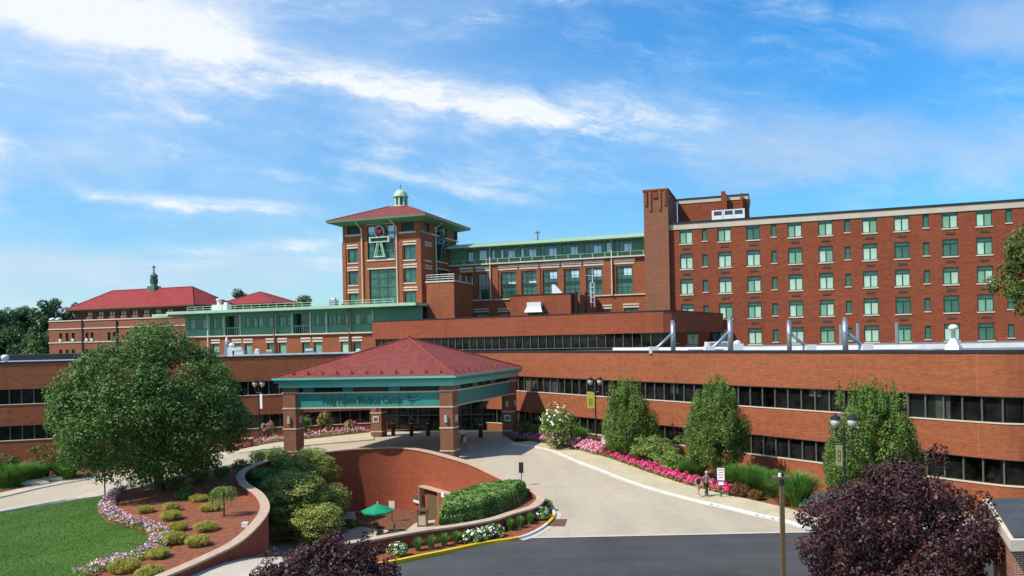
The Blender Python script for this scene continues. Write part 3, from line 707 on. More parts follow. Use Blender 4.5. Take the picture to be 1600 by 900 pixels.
# tan air grilles under the wide windows
GRP = None
for r, uc, zc, k in rows:
    if k and r < 5:
        if GRP is None:
            mb = MB(); mb.box(-.62, .62, -.06, .03, -.2, .2)
            for i in range(4): mb.box(-.56, .56, -.09, -.06, -.16 + i * .09, -.12 + i * .09)
            g = GRP = mb.build('air_grille', [BRONZE], ward)
        else: g = dup(GRP, ward)
        g.location = (uc, 0, zc - wh / 2 - .72)
# stair shaft with ribbed top
ua, zs = FW.uz(1005, 297.5, -.8)
shaft = MB(); shaft.box(ua, 0.0, -.8, 11, 9.5, zs - .25); shaft.build('stair_shaft', BRT, ward)
MB().box(ua - .12, 0.12, -.92, 11.1, zs - .25, zs + .05).build('shaft_coping', BRD, ward)
for a, w in ((ua + .25, .35), (ua + .95, .3), (-1.45, .35), (-.6, .35)):
    MB().box(a, a + w, -1.0, -.8, zs - (2.6 if a in (ua + .25, -.6) else 3.4), zs - .3).build('brick_rib', BRT if a in (ua + .95, -1.45) else BRD, ward)
MB().box(ua + 1.5, -1.6, -1.0, -.8, zs - 1.4, zs - .5).build('brick_panel', BRD, ward)
# roof penthouse
pa, pz0 = FW.uz(1062, 311, 11); pb, pz1 = FW.uz(1168, 302.5, 11)
zt_ = (pz0 + pz1) / 2
t = bthing('roof_penthouse', FW, 'brick plant room with tan cornice on the ward wing roof beside the stair shaft', 'building')
MB().box(.12, pb, 11, 20, ztop, zt_ - .9).build('wall', BRD, t); MB().box(.12, pb + .1, 10.9, 20.1, zt_ - .9, zt_ - .25).build('cornice', TAN, t); MB().box(.12, pb + .2, 10.8, 20.2, zt_ - .25, zt_).build('roof', BLACK, t)
u_, z_ = FW.uz(1105, 340, 11); MB().box(u_ - 1, u_ + 1, 10.8, 11, ztop, ztop + 2.1).build('door', BRONZE, t)
for px, top, hh in ((1130, 299, 0), (1134, 303, 0), (1158, 302, 0)):
    u_, z_ = FW.uz(px, top, 10.2); p = MB().box(-.35 if px == 1130 else -.15, .35 if px == 1130 else .15, -.3, .3, 0, z_ - ztop - .2).build('flue', BRD, t); p.location = (u_, 10.3, ztop + .2)
for i, (px, w) in enumerate(((1122, 2), (1139, 2), (1154.5, 2))):
    u_, z_ = FW.uz(px, 340, 4); p = FW.world(u_, 4); o = thing('air_handler', ['white louvred air unit on the ward roof, nearest the penthouse door', 'middle of three white air units on the ward wing roof', 'rightmost of three white air units on the ward wing roof'][i], 'air conditioner', (p.x, p.y, ztop + .18), -FW.ang, 'white air units on the ward roof')
    MB().box(-.92, .92, -.7, .7, .15, 2.0).build('casing', WHITE, o); mb = MB()
    for j in range(6): mb.box(-.6, .6, -.74, -.7, 1.2 + j * .11, 1.26 + j * .11)
    mb.build('louvre', DARKM, o); MB().box(-.85, .85, -.6, .6, 0, .15).build('base', DARKM, o)

# ---------------------------------------------------------------- connecting block between tower and shaft
FC = Face(705, 141, 19)
cb = bthing('connecting_block', FC, 'brick block with tall windows and pale green roof between tower and stair shaft', 'building')
ue = FC.u_at(1012); zl = (FC.uz(873.5, 405)[1] + FC.uz(1003, 399.5)[1] + FC.uz(745, 413)[1]) / 3
ze = (FC.uz(720, 386)[1] + FC.uz(1000, 371)[1]) / 2; zsill = (FC.uz(790, 468)[1] + FC.uz(990, 460)[1]) / 2
ztw = FC.uz(950, 417)[1]
cx = lambda x: 680 + x / 4.444; cyy = lambda y: 340 + y / 4.444
big = [(195, 262, 385), (305, 380, 375), (463, 570, 365), (607, 712, 358), (755, 860, 350), (902, 1012, 343), (1055, 1168, 333), (1265, 1380, 322)]
holes = []; bw_ = []
for a, b, tp in big:
    u0, u1 = FC.u_at(cx(a)), FC.u_at(cx(b)); bw_.append((u0, u1)); holes.append((u0, u1, zsill + .15, ztw))
small = []
for a, b, y0 in ((282, 368, 665), (450, 505, 662), (1175, 1222, 640), (1318, 1412, 632)):
    u0 = FC.u_at(cx(a)); u1 = FC.u_at(cx(b)); z1 = FC.uz(cx(a), cyy(y0))[1]; small.append((u0, u1, z1)); holes.append((u0, u1, z1 - 2.2, z1))
mb = MB(); mb.wall(0, ue, 9.5, zl, holes, 0, .35); mb.quad((0, 12, 9.5), (0, 0, 9.5), (0, 0, zl), (0, 12, zl)); mb.quad((ue, 0, 9.5), (ue, 12, 9.5), (ue, 12, zl), (ue, 0, zl)); mb.build('wall', BR, cb)
rnd = random.Random(5)
for i, (u0, u1) in enumerate(bw_):
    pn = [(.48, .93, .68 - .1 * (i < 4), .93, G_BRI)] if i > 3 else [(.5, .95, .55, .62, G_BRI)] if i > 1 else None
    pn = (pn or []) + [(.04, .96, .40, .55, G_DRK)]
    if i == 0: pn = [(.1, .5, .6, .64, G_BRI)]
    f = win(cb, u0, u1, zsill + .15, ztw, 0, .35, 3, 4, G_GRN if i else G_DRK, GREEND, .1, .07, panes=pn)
    MB().box(u0 - .35, u1 + .35, -.1, .02, ztw + .35, ztw + .62).build('lintel', STONE, f); MB().box(u0 - .45, u1 + .45, -.14, .02, ztw + .8, ztw + 1.25).build('lintel', STONE, f)
for u0, u1, z1 in small: win(cb, u0, u1, z1 - 2.2, z1, 0, .3, 2, 1, BL_MD, GREEND, lint=[(.15, .4), (.6, .85)])
# brick pilasters between the tall windows
for i in range(len(bw_) - 1):
    a, b = bw_[i][1] + .42, bw_[i + 1][0] - .42
    if b - a > .3: MB().box(a, b, -.16, .02, zsill + .15, zl - .4).build('pilaster', BR, cb)
for px in (769, 958.5):
    u_ = FC.u_at(px); mb = MB(); mb.box(u_ - .09, u_ + .09, -.42, -.22, zsill, ze - .1); mb.build('downpipe', STONE, cb)
MB().box(0, FC.u_at(798), -.22, .02, zsill - .08, zsill + .12).build('sill_band', STONE, cb); MB().box(FC.u_at(930), ue, -.2, .02, zsill - .08, zsill + .12).build('sill_band', STONE, cb)
MB().box(-.5, ue, -.5, .03, zl - .2, zl + .04).build('ledge', STONE, cb)
gh = []; gb = [(340, 66), (410, 22), (515, 112), (660, 118), (800, 124), (950, 120), (1110, 130), (1215, 40), (1322, 130)]
for c, w in gb: gh.append((FC.u_at(cx(c - w / 2)), FC.u_at(cx(c + w / 2)), zl + .75, ze - .55))
u__ = FC.u_at(cx(255)); gh.append((u__ - .7, u__ + .7, zl + .4, ze - .7))
MB().wall(-.3, ue, zl + .04, ze, gh, .3, .2).build('green_wall', GREEN, cb)
for i, (u0, u1, z0, z1) in enumerate(gh):
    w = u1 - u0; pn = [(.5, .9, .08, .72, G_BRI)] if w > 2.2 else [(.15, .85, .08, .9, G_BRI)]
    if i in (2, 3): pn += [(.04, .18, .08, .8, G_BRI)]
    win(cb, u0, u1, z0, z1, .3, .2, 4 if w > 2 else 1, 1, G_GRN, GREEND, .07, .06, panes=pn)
for i in range(17):
    u_ = .8 + i * (ue - 1.2) / 16; MB().box(u_ - .05, u_ + .05, -.35, -.28, zl + .04, zl + .75).build('guard_post', GREENL, cb); MB().box(u_ - .07, u_ + .07, -.2, .2, ze - .5, ze - .3).build('eave_bracket', GREENL, cb)
MB().tube([(0, -.31, zl + .75), (ue, -.31, zl + .75)], .03, 5).build('guard_rail', GREENL, cb)
mb = MB(); rh = 1.0
mb.quad((-.9, -1.5, ze), (ue, -1.5, ze), (ue, 3.2, ze + rh), (-.9, 3.2, ze + rh)); mb.quad((-.9, -1.5, ze - .22), (ue, -1.5, ze - .22), (ue, -1.5, ze), (-.9, -1.5, ze)); mb.quad((-.9, 3.2, ze - .22), (-.9, -1.5, ze - .22), (-.9, -1.5, ze), (-.9, 3.2, ze + rh))
mb.quad((-.9, 4, ze - .22), (ue, 4, ze - .22), (ue, -1.5, ze - .22), (-.9, -1.5, ze - .22)); mb.quad((-.9, 3.2, ze + rh), (ue, 3.2, ze + rh), (ue, 12, ze - .2), (-.9, 12, ze - .2))
rf = mb.build('metal_roof', GREENL, cb); mb = MB()
for i in range(56):
    u_ = -.7 + i * (ue + .6) / 56; mb.quad((u_, -1.52, ze + .03), (u_ + .07, -1.52, ze + .03), (u_ + .07, 3.2, ze + rh + .07), (u_, 3.2, ze + rh + .07)); mb.quad((u_, 3.2, ze + rh), (u_, -1.52, ze), (u_, -1.52, ze + .03), (u_, 3.2, ze + rh + .07)); mb.quad((u_ + .07, -1.52, ze), (u_ + .07, 3.2, ze + rh), (u_ + .07, 3.2, ze + rh + .07), (u_ + .07, -1.52, ze + .03))
mb.build('standing_seam', COPPER, rf)
def cross(name, p, hgt_, w, mat, label, zb=0.0):
    mb = MB(); mb.box(-w, w, -w, w, zb, hgt_); mb.box(-hgt_ * .2 - .15, hgt_ * .2 + .15, -w, w, hgt_ * .72, hgt_ * .72 + 2 * w); mb.box(-w * 1.7, w * 1.7, -w * 1.5, w * 1.5, zb, zb + .15)
    o = mb.build(name, mat); o.location = p; o.rotation_euler = (0, 0, -FC.ang); return tag(o, label, 'cross')
uu_, zz_ = FC.uz(840, 361, 3.2); p = FC.world(uu_, 3.2); cross('roof_cross', (p.x, p.y, ze + rh), zz_ - ze - rh + .1, .09, BRONZE, 'small dark cross standing on the pale green metal roof of the connecting block')

# ---------------------------------------------------------------- tower
FT = Face(660, 129.6, 19); TS = 15.6
tw = bthing('corner_tower', FT, 'square brick tower with wide red hipped roof, green cupola and heart emblem', 'tower')
X5 = lambda x: 500 + x / 5.293
Y5 = lambda y: 280 + y / 5.293
zwt = FT.uz(640, 341)[1]; zeave = FT.uz(655, 334.5, -1.9)[1]
def fu(x): return FT.u_at(X5(x))
def fz(y, x=740): return FT.uz(X5(x), Y5(y))[1]
tleft = FT.u_at(539)
H1 = []   # (u0,u1,z0,z1,kind)
H1.append((fu(245), fu(347), fz(450, 300), fz(371, 300), 'l')); H1.append((fu(690), fu(797), fz(424), fz(337), 'l'))
H1.append((fu(410), fu(634), fz(658, 520), fz(377, 520), 'e'))
H1.append((fu(418), fu(640), 12.0, fz(745, 520), 'b'))
for k in range(4):
    d_ = k * 190; H1.append((fu(247), fu(345), fz(690 + d_ * .97, 300), fz(578 + d_ * .97, 300), 'w')); H1.append((fu(707), fu(806), fz(665 + d_), fz(548 + d_), 'w'))
mb = MB(); mb.wall(tleft, 0, 9, zwt, [h_[:4] for h_ in H1], 0, .35)
# right face
def sd(x, y=400): return FT.dz(X5(x), Y5(y))[0]
def sz(x, y): return FT.dz(X5(x), Y5(y))[1]
H2 = [(sd(862), sd(907), sz(885, 430), sz(885, 343), 'l'), (sd(950), sd(1048), sz(1000, 678), sz(1000, 392), 'e'), (sd(1095), sd(1135), sz(1115, 498), sz(1115, 420), 'l'), (sd(955), sd(1062), sz(1000, 745) - 5, sz(1000, 752), 'b')]
SM = lambda x, y, z: (-y, x, z)
mb.M = SM; mb.wall(0, TS, 9, zwt, [h_[:4] for h_ in H2], 0, .35); mb.M = None
mb.quad((tleft, TS, 9), (tleft, 0, 9), (tleft, 0, zwt), (tleft, TS, zwt)); mb.quad((0, TS, 9), (tleft, TS, 9), (tleft, TS, zwt), (0, TS, zwt)); mb.build('wall', BR, tw)
for M_, HH in ((None, H1), (SM, H2)):
    for u0, u1, z0, z1, k in HH:
        if k == 'l':
            mb = MB(); mb.M = M_; mb.box(u0, u1, .26, .3, z0, z1); n_ = int((z1 - z0) / .16)
            for i in range(n_): mb.box(u0, u1, .18, .26, z0 + i * .16, z0 + i * .16 + .07)
            mb.build('louvre_opening', DARKM, tw)
            mb = MB(); mb.M = M_; mb.box(u0 - .4 if M_ is None else 0.02, u1 + .35, -.12, .02, z0 - .42, z0 - .18); mb.build('stone_band', STONE, tw)
        elif k == 'e':
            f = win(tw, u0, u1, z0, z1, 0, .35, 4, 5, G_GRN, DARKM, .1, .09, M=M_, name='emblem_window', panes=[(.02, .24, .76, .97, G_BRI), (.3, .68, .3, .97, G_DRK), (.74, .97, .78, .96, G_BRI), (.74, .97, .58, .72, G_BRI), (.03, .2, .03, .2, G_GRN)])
            mb = MB(); mb.M = M_; mb.box(u0 - .1, u1 + .1, -.12, .02, z1 + .1, z1 + .32); mb.build('lintel', STONE, f); mb = MB(); mb.M = M_; mb.box(u0 - .15, u1 + .15, -.14, .02, z0 - .32, z0 - .05); mb.build('sill', STONE, f)
        elif k == 'b':
            f = win(tw, u0, u1, z0, z1, 0, .35, 3, 8, G_GRN, GREEND, .1, .08, M=M_); mb = MB(); mb.M = M_; mb.box(u0 - .3, u1 + .15, -.12, .02, z1 + .06, z1 + .28); mb.build('lintel', STONE, f)
        else: win(tw, u0, u1, z0, z1, 0, .3, 2, 1, G_GRN, GREEND, .1, .07, sill=.2, lint=[(.12, .36), (.56, .8)], M=M_)
# blind panels on the side face
for y in (525, 675, 715): 
    a, b = sd(862), sd(918); z_ = sz(885, y); mb = MB(); mb.M = SM; mb.box(a, b, -.1, .02, z_ - .12, z_ + .12); mb.build('stone_band', STONE, tw)
    if y != 675: mb = MB(); mb.M = SM; mb.box(a, b, -.1, .02, z_ - .56, z_ - .34); mb.build('stone_band', STONE, tw)
# corner pilasters and downpipes
for a, b in ((tleft - .12, fu(362)), (fu(668), .12)):
    mb = MB(); zt2 = fz(500, 840) if a > -8 else fz(520, 300)
    for c, e in ((a, a + .7), (b - .7, b)): mb.box(c, e, -.14, .02, 9, zt2)
    mb.build('pilaster', BR, tw)
for x in (368, 655): 
    a = fu(x); MB().tube([(a + (-.5 if x == 368 else -.6), -1.7, zeave - .3), (a, -.25, zeave - 1.6), (a, -.25, 14)], .12, 6).build('downpipe', STONE, tw)
mb = MB(); mb.M = SM; a = sd(945); mb.tube([(a, -1.6, zeave - .3), (a, -.25, zeave - 1.6), (a, -.25, 14)], .12, 6); mb.build('downpipe', GREENL, tw)
# emblem: ring with heart on a cross bar over a splayed base
def emblem(M_, uc, zt1, zb1, w):
    h_ = zt1 - zb1; e = MB(); e.M = M_; rr = h_ * .165; cz = zt1 - h_ * .17; yb = -.28
    n_ = 22; pts = [(uc + rr * math.sin(a), yb, cz + rr * 1.12 * math.cos(a)) for a in [(.12 + .76 * 0) * 0 + math.pi * .86 - i * (2 * math.pi * .86) / n_ for i in range(n_ + 1)]]
    e.tube(pts, .12, 6); zb2 = zt1 - h_ * .40
    e.tube([pts[0], (uc + .12 * w, yb, zb2 + .1)], .15, 6); e.tube([pts[-1], (uc - .12 * w, yb, zb2 + .1)], .15, 6)
    for z_ in (zb2 + .22, zb2 - .55): e.box(uc - w * .5, uc + w * .5, yb - .14, yb + .12, z_ - .09, z_ + .09)
    for s_ in (-1, 1): e.box(uc + s_ * w * .5 - .14, uc + s_ * w * .5 + .14, yb - .15, yb + .1, zb2 - .68, zb2 + .35)
    for s_ in (-1, 1):
        e.tube([(uc + s_ * .35, yb, zb2 - .6), (uc + s_ * w * .27, yb, zb1 + .15)], .13, 6); e.tube([(uc + s_ * .06, yb + .02, zb2 - .6), (uc + s_ * w * .18, yb + .02, zb1 + .15)], .06, 6)
    e.box(uc - w * .3, uc + w * .3, yb - .13, yb + .1, zb1, zb1 + .2)
    em = e.build('emblem', COPPER if M_ is None else COPD, tw)  # side emblem takes a darker metal, its shade put into the colour
    hb = MB(); hb.M = M_; n_ = 24; poly = []
    for i in range(n_):
        a = i * 2 * math.pi / n_; poly.append((16 * math.sin(a) ** 3, 13 * math.cos(a) - 5 * math.cos(2 * a) - 2 * math.cos(3 * a) - math.cos(4 * a)))
    s_ = rr * .72 / 16
    A = [hb.p(uc + x * s_, yb - .12, cz + z * s_) for x, z in poly]; B = [hb.p(uc + x * s_, yb + .1, cz + z * s_) for x, z in poly]
    hb.face(*reversed(A)); hb.face(*B)
    for i in range(n_): hb.face(A[i], A[(i + 1) % n_], B[(i + 1) % n_], B[i])
    hb.build('heart', RED if M_ is None else DARKM, em)  # side heart is coloured dark to stand for its shade
emblem(None, fu(515), fz(390, 515), fz(645, 515), fu(592) - fu(438))
emblem(SM, sd(1003), sz(1003, 408), sz(1003, 672), (sd(1035) - sd(965)))
# hipped roof with deep green soffit
def hip(root, u0, u1, d0, d1, ze_, ov, zapex, top=0.0, tile=None, sof=None, fas=.35, rx=0.0, gut=None):
    a, b, c, e = u0 - ov, u1 + ov, d0 - ov, d1 + ov; cu, cd = (a + b) / 2, (c + e) / 2; tp = top
    P = [(a, c), (b, c), (b, e), (a, e)]; Q = [(cu - rx - tp, cd - tp), (cu + rx + tp, cd - tp), (cu + rx + tp, cd + tp), (cu - rx - tp, cd + tp)]
    mb = MB()
    for i in range(4):
        j = (i + 1) % 4; mb.quad((*P[i], ze_), (*P[j], ze_), (*Q[j], zapex), (*Q[i], zapex)) if (tp or (rx and i in (0, 2))) else mb.tri((*P[i], ze_), (*P[j], ze_), (*Q[j], zapex))
    r = mb.build('roof', tile, root)
    mb = MB()
    for i in range(4): mb.tube([(*P[i], ze_ + .03), (*Q[i], zapex + .03)], .11, 6)
    if rx: mb.tube([(*Q[0], zapex + .03), (*Q[1], zapex + .03)], .13, 6)
    mb.build('ridge', tile, r)
    mb = MB(); q = ov * .9; k = .5
    I = [(a + q, c + q), (b - q, c + q), (b - q, e - q), (a + q, e - q)]
    for i in range(4):
        j = (i + 1) % 4; mb.quad((*P[i], ze_ - fas), (*P[j], ze_ - fas), (*P[j], ze_ - .01), (*P[i], ze_ - .01)); mb.quad((*I[i], ze_ - fas - k), (*I[j], ze_ - fas - k), (*P[j], ze_ - fas), (*P[i], ze_ - fas))
    mb.build('eaves', sof, root)
    return cu, cd
zap = FT.uz(629, 323.5, TS / 2)[1]
cu, cd = hip(tw, tleft, 0, 0, TS, zeave, 2.05, zap, 1.5, TILE, SOFF, .3)
MB().box(tleft - .05, .05, -.05, TS + .05, zwt - .25, zeave - .82).build('frieze', SOFF, tw)
# cupola
mb = MB(); cp = mb.lathe((cu, cd, zap - .5), [(1.6, 0), (1.6, .5), (1.4, .58), (1.28, .65), (1.28, .7)], 16).build('cupola', COPPER, tw)
MB().lathe((cu, cd, zap), [(.9, .2), (.9, 1.9)], 16).build('drum', COPD, cp)
mb = MB()
for k in range(8):
    a = k * math.pi / 4 + .2; mb.box(cu + 1.05 * math.cos(a) - .16, cu + 1.05 * math.cos(a) + .16, cd + 1.05 * math.sin(a) - .16, cd + 1.05 * math.sin(a) + .16, zap + .2, zap + 1.7)
mb.build('column', COPPER, cp)
MB().lathe((cu, cd, zap + 1.7), [(1.35, 0), (1.42, .12), (1.45, .22), (1.22, .28), (1.2, .45), (1.1, .8), (.87, 1.12), (.55, 1.36), (.2, 1.48), (0, 1.5)], 18).build('dome', COPPER, cp, True)
mb = MB(); mb.tube([(cu, cd, zap + 3.1), (cu, cd, zap + 4.1)], .05, 6); mb.lathe((cu, cd, zap + 3.15), [(0, 0), (.16, .12), (0, .26)], 8); mb.box(cu - .22, cu + .22, cd - .04, cd + .04, zap + 3.75, zap + 3.83); mb.build('finial', COPD, cp)

# ---------------------------------------------------------------- annex with terrace railing and low blocks before the tower
FA = Face(711, 123.5, 19)
an = bthing('terrace_annex', FA, 'plain brick block with railed terrace at the foot of the tower', 'building')
a = FA.u_at(668); zt_ = FA.uz(700, 440.5)[1]; dd = FA.dz(738, 443)[0]
MB().box(a, 0, 0, dd, 9.5, zt_).build('wall', BR, an); MB().box(a - .12, .12, -.12, dd + .12, zt_, zt_ + .25).build('coping', STONE, an)
mb = MB()
for z_ in (.55, .9, 1.25): mb.tube([(a, .1, zt_ + z_), (0, .1, zt_ + z_), (0, dd, zt_ + z_)], .04, 5)
for i in range(6): mb.tube([(a - a * i / 5, .1, zt_ + .2), (a - a * i / 5, .1, zt_ + 1.25)], .05, 5)
for i in range(1, 4): mb.tube([(0, dd * i / 3, zt_ + .2), (0, dd * i / 3, zt_ + 1.25)], .05, 5)
mb.build('railing', GREY, an)
a2 = FA.u_at(612); z2 = FA.uz(640, 476)[1]; MB().box(a2, a - .01, .8, 5, 9.5, z2).build('low_wing', BRT, an); MB().box(a2 - .1, a - .012, .7, 5.1, z2, z2 + .18).build('low_coping', STONE, an)
FE = Face(893, 119, 19)
pb_ = bthing('plant_block', FE, 'windowless brick plant block with white hood before the connecting block', 'building')
a = FE.u_at(798.5); zt_ = FE.uz(850, 460.5)[1]; MB().box(a, 0, 0, 12, 9.5, zt_).build('wall', BRL, pb_); MB().box(a - .08, .08, -.08, 12.1, zt_, zt_ + .15).build('coping', BLACK, pb_)
MB().box(.02, 1.1, 1.5, 14, 9.5, zt_ - .1).build('side_wall', BR, pb_)
for k in range(2): MB().tube([(.7 + k * 1.0, .7 + k * 2.2, 9.6), (.7 + k * 1.0, .7 + k * 2.2, zt_ + .3)], .22 - k * .05, 8).build('riser_pipe', DARKM, pb_)
ua_, za_ = FE.uz(826, 473); ub_, zb_ = FE.uz(848, 487)
mb = MB(); mb.box(ua_, ub_, -1.0, 0, (za_ + zb_) / 2, za_); mb.quad((ua_ - .3, -1.4, zb_), (ub_ + .3, -1.4, zb_), (ub_, -1.0, (za_ + zb_) / 2), (ua_, -1.0, (za_ + zb_) / 2)); mb.box(ua_ - .3, ub_ + .3, -1.4, -.02, zb_ - .1, zb_)
mb.build('exhaust_hood', WHITE, pb_)
# roof things on and beside the plant block
def mesh_thing(name, mb, mat, label, cat, loc=(0, 0, 0), rz=0.0, group=None):
    o = mb.build(name, mat); o.location = loc; o.rotation_euler = (0, 0, rz); return tag(o, label, cat, group)
u_, z_ = FE.uz(862, 444, 3); p = FE.world(u_, 3); mb = MB(); mb.prism([(0, 0), (1.7, 0), (1.7, .5), (0, .5)], 0, .25); mb.quad((0, 0, .25), (1.7, 0, .25), (.45, 0, 1.6), (0, 0, 1.6)); mb.quad((1.7, .5, .25), (0, .5, .25), (0, .5, 1.6), (.45, .5, 1.6)); mb.quad((.45, 0, 1.6), (1.7, 0, .25), (1.7, .5, .25), (.45, .5, 1.6)); mb.quad((0, .5, .25), (0, 0, .25), (0, 0, 1.6), (0, .5, 1.6)); mb.quad((0, 0, 1.6), (.45, 0, 1.6), (.45, .5, 1.6), (0, .5, 1.6))
mesh_thing('roof_scoop', mb, WHITE, 'white wedge shaped air scoop on top of the brick plant block', 'vent', (p.x, p.y, zt_ + .15), -FE.ang)
u_, z_ = FE.uz(926, 456, 6); p = FE.world(u_, 6); mb = MB()
for s_ in ((-.3, -.3), (.3, -.3), (-.3, .3), (.3, .3)): mb.tube([(s_[0], s_[1], 0), (s_[0], s_[1], 4)], .05, 5)
for z in (0.8, 1.6, 2.4, 3.2, 4): mb.box(-.33, .33, -.33, .33, z - .03, z + .03)
mb.tube([(0, 0, 4), (0, 0, 6.2)], .06, 5); mb.tube([(-1, 0, 5.2), (1, 0, 5.0)], .03, 4)
mesh_thing('antenna_mast', mb, WHITE, 'white lattice antenna mast beside the brick plant block', 'antenna', (p.x, p.y, z_ - 2.5), -FE.ang)

# ---------------------------------------------------------------- green roofed wing (left)
FL = Face(600, 125, 19)
gw = bthing('green_roofed_wing', FL, 'brick wing with glazed green upper floor and long flat green eaves, left of tower', 'building')
cx = lambda x: 200 + x / 4; cyy = lambda y: 430 + y / 4
ul, ur = FL.u_at(288), FL.u_at(660); zl = (FL.uz(580, 519.5)[1] + FL.uz(310, 525.5)[1]) / 2; ze = (FL.uz(598, 479, -2)[1] + FL.uz(320, 488.5, -2)[1]) / 2
holes = []; lw_ = []
for c in (548, 682, 752, 893, 965, 1112, 1187, 1355, 1432):
    u_ = FL.u_at(cx(c)); z1 = FL.uz(cx(c), cyy(432 - (c - 550) * .016))[1]; lw_.append((u_ - .75, u_ + .75, z1 - 3.0, z1)); holes.append(lw_[-1])
mb = MB(); mb.wall(ul, ur, 9, zl, holes, 0, .3); mb.quad((ul, 6, 9), (ul, 0, 9), (ul, 0, zl), (ul, 6, zl)); mb.quad((ur, 0, 9), (ur, 6, 9), (ur, 6, zl), (ur, 0, zl)); mb.build('wall', BR, gw)
for i, hh in enumerate(lw_): win(gw, *hh, 0, .3, 1, 1, (BL_MD, BL_MD, BL_MD, G_GRN, BL_MD, G_GRN, BL_MD, BL_HI, G_GRN)[i], GREEND, .08, lint=[(.15, .42), (.62, .9)])
MB().box(ul - .3, ur, -.35, .03, zl - .15, zl + .08).build('ledge', STONE, gw)
gh = [(380, 495, 1), (525, 595, 1), (605, 695, 2), (730, 800, 1), (808, 905, 1), (942, 1015, 1), (1030, 1130, 2), (1165, 1238, 1), (1248, 1292, 1), (1300, 1375, 1), (1410, 1525, 1)]
HG = []
for a, b, k in gh: HG.append((FL.u_at(cx(a)), FL.u_at(cx(b)), zl + (1.35 if k == 1 else .1), ze - (.95 if k == 1 else .6), k))
mb = MB(); mb.wall(ul, ur, zl + .08, ze, [h_[:4] for h_ in HG], .3, 1.2); mb.quad((ul, 6, zl), (ul, .3, zl), (ul, .3, ze), (ul, 6, ze)); mb.build('green_wall', GREEN, gw)
for i, (u0, u1, z0, z1, k) in enumerate(HG):
    if k == 1: win(gw, u0, u1, z0, z1, .3, .18, 3, 1, BL_MD, GREEND, .07, .07, panes=[(.3 + .1 * (i % 3), .62 + .1 * (i % 2), .05, .92, G_DRK)])
    else:
        mb = MB(); mb.box(u0, u1, 1.4, 1.45, z0, z1); bl = mb.build('balcony_door', G_DRK, gw); mb = MB()
        for j in range(9): mb.box(u0 + (u1 - u0) * j / 8 - .02, u0 + (u1 - u0) * j / 8 + .02, .32, .36, z0, z0 + 1.3)
        mb.box(u0, u1, .3, .38, z0 + 1.25, z0 + 1.33); mb.build('balcony_rail', GREENL, gw)
for c in (505, 600, 700, 920, 1025, 1138, 1240, 1385, 1530): u_ = FL.u_at(cx(c)); MB().box(u_ - .12, u_ + .12, .1, .3, zl + .08, ze - .4).build('post', GREENL, gw)
for c in (508, 922, 1388): u_ = FL.u_at(cx(c)); MB().box(u_ - .1, u_ + .1, -.4, -.2, 9, ze - .2).build('downpipe', STONE if c < 600 else BRONZE, gw)
ux = FL.u_at(237, -2); 
MB().box(FL.u_at(262, -2), ur, -2.2, 6.5, ze - .05, ze + .42).build('roof', GREENL, gw); MB().box(ux, FL.u_at(262, -2) - .005, -1.8, 5, ze - .35, ze + .1).build('roof_end', GREENL, gw)
mb = MB(); n_ = 24
for i in range(n_ + 1): u_ = ul + (FL.u_at(612) - ul) * i / n_; mb.box(u_ - .03, u_ + .03, .9, .96, ze + .42, ze + 1.3)
for z_ in (.9, 1.3): mb.box(ul, FL.u_at(612), .9, .96, ze + z_ - .04, ze + z_ + .03)
mb.build('roof_railing', GREENL, gw)
for i, (px, w) in enumerate(((344, 2.0), (355, 1.0), (523, 1.0))):
    u_ = FL.u_at(px, 3); p = FL.world(u_, 3); o = thing('roof_unit', ['wide pale rooftop air unit on the green roofed wing', 'small pale rooftop unit with square duct on the green roofed wing', 'small grey rooftop box at the tower end of the green roofed wing'][i], 'air conditioner', (p.x, p.y, ze + .42), -FL.ang)
    MB().box(-w * .6, w * .6, -.6, .6, 0, 1.2).build('casing', WHITE if i < 2 else GREY, o)
    if i == 0: MB().lathe((0, 0, 1.2), [(.4, 0), (.4, .8), (.55, .8), (.55, 1.05), (.2, 1.2)], 12).build('fan_cowl', WHITE, o)
    else: MB().box(-.3, .3, -.3, .3, 1.2, 1.6).build('duct', WHITE, o)

# ---------------------------------------------------------------- second tier behind the entrance roof
FB = Face(582, 122, 29)
t2 = bthing('second_tier', FB, 'long low brick tier with continuous dark window strip set back on the flat roof', 'building')
ub = FB.u_at(1050); zt_ = (FB.uz(680, 499)[1] + FB.uz(1035, 486.5)[1]) / 2; zb_ = 12.45
poly = [(0, 0), (ub - 2.5, 0), (ub - 1.2, .2), (ub - .3, .9), (ub, 2.2), (ub + .5, 25), (ub - 14, 16), (0, 9)]
MB().prism(poly, zb_, zt_).build('brick_band', BRL, t2); MB().prism([(x + (.05 if x > 1 else -.05), y - .06) for x, y in poly], zt_, zt_ + .14).build('coping', BLACK, t2)
def inset(poly, k): c = Vector((sum(p[0] for p in poly) / len(poly), sum(p[1] for p in poly) / len(poly))); return poly
gp = [(.3, .35), (ub - 2.7, .35), (ub - 1.4, .5), (ub - .6, 1.2), (ub - .35, 2.4), (ub + .1, 24), (ub - 14, 15), (.3, 8.5)]
gs = MB().prism(gp, 10.2, zb_).build('ribbon_window', G_LOW, t2); mb = MB(); n_ = int(ub / 1.35)
pv = None
for i in range(n_ + 1):
    u_ = .4 + i * (ub - 3.3) / n_; s0_ = len(mb.v); mb.box(u_ - .05, u_ + .05, .22, .36, 10.5, zb_)
    if pv is not None: mb.face(pv + 1, s0_, s0_ + 2, pv + 3)
    pv = s0_
mb.box(.3, ub - 2.7, .2, .37, 10.55, 10.65); mb.build('frame', MULL, gs)

BLD = [plain('dim_blind', (.045, .047, .038), .5, .3, 1), plain('dim_green_blind', (.03, .045, .034), .4, .3, 1), plain('dim_tan_blind', (.075, .06, .04), .5, .3, 1)]
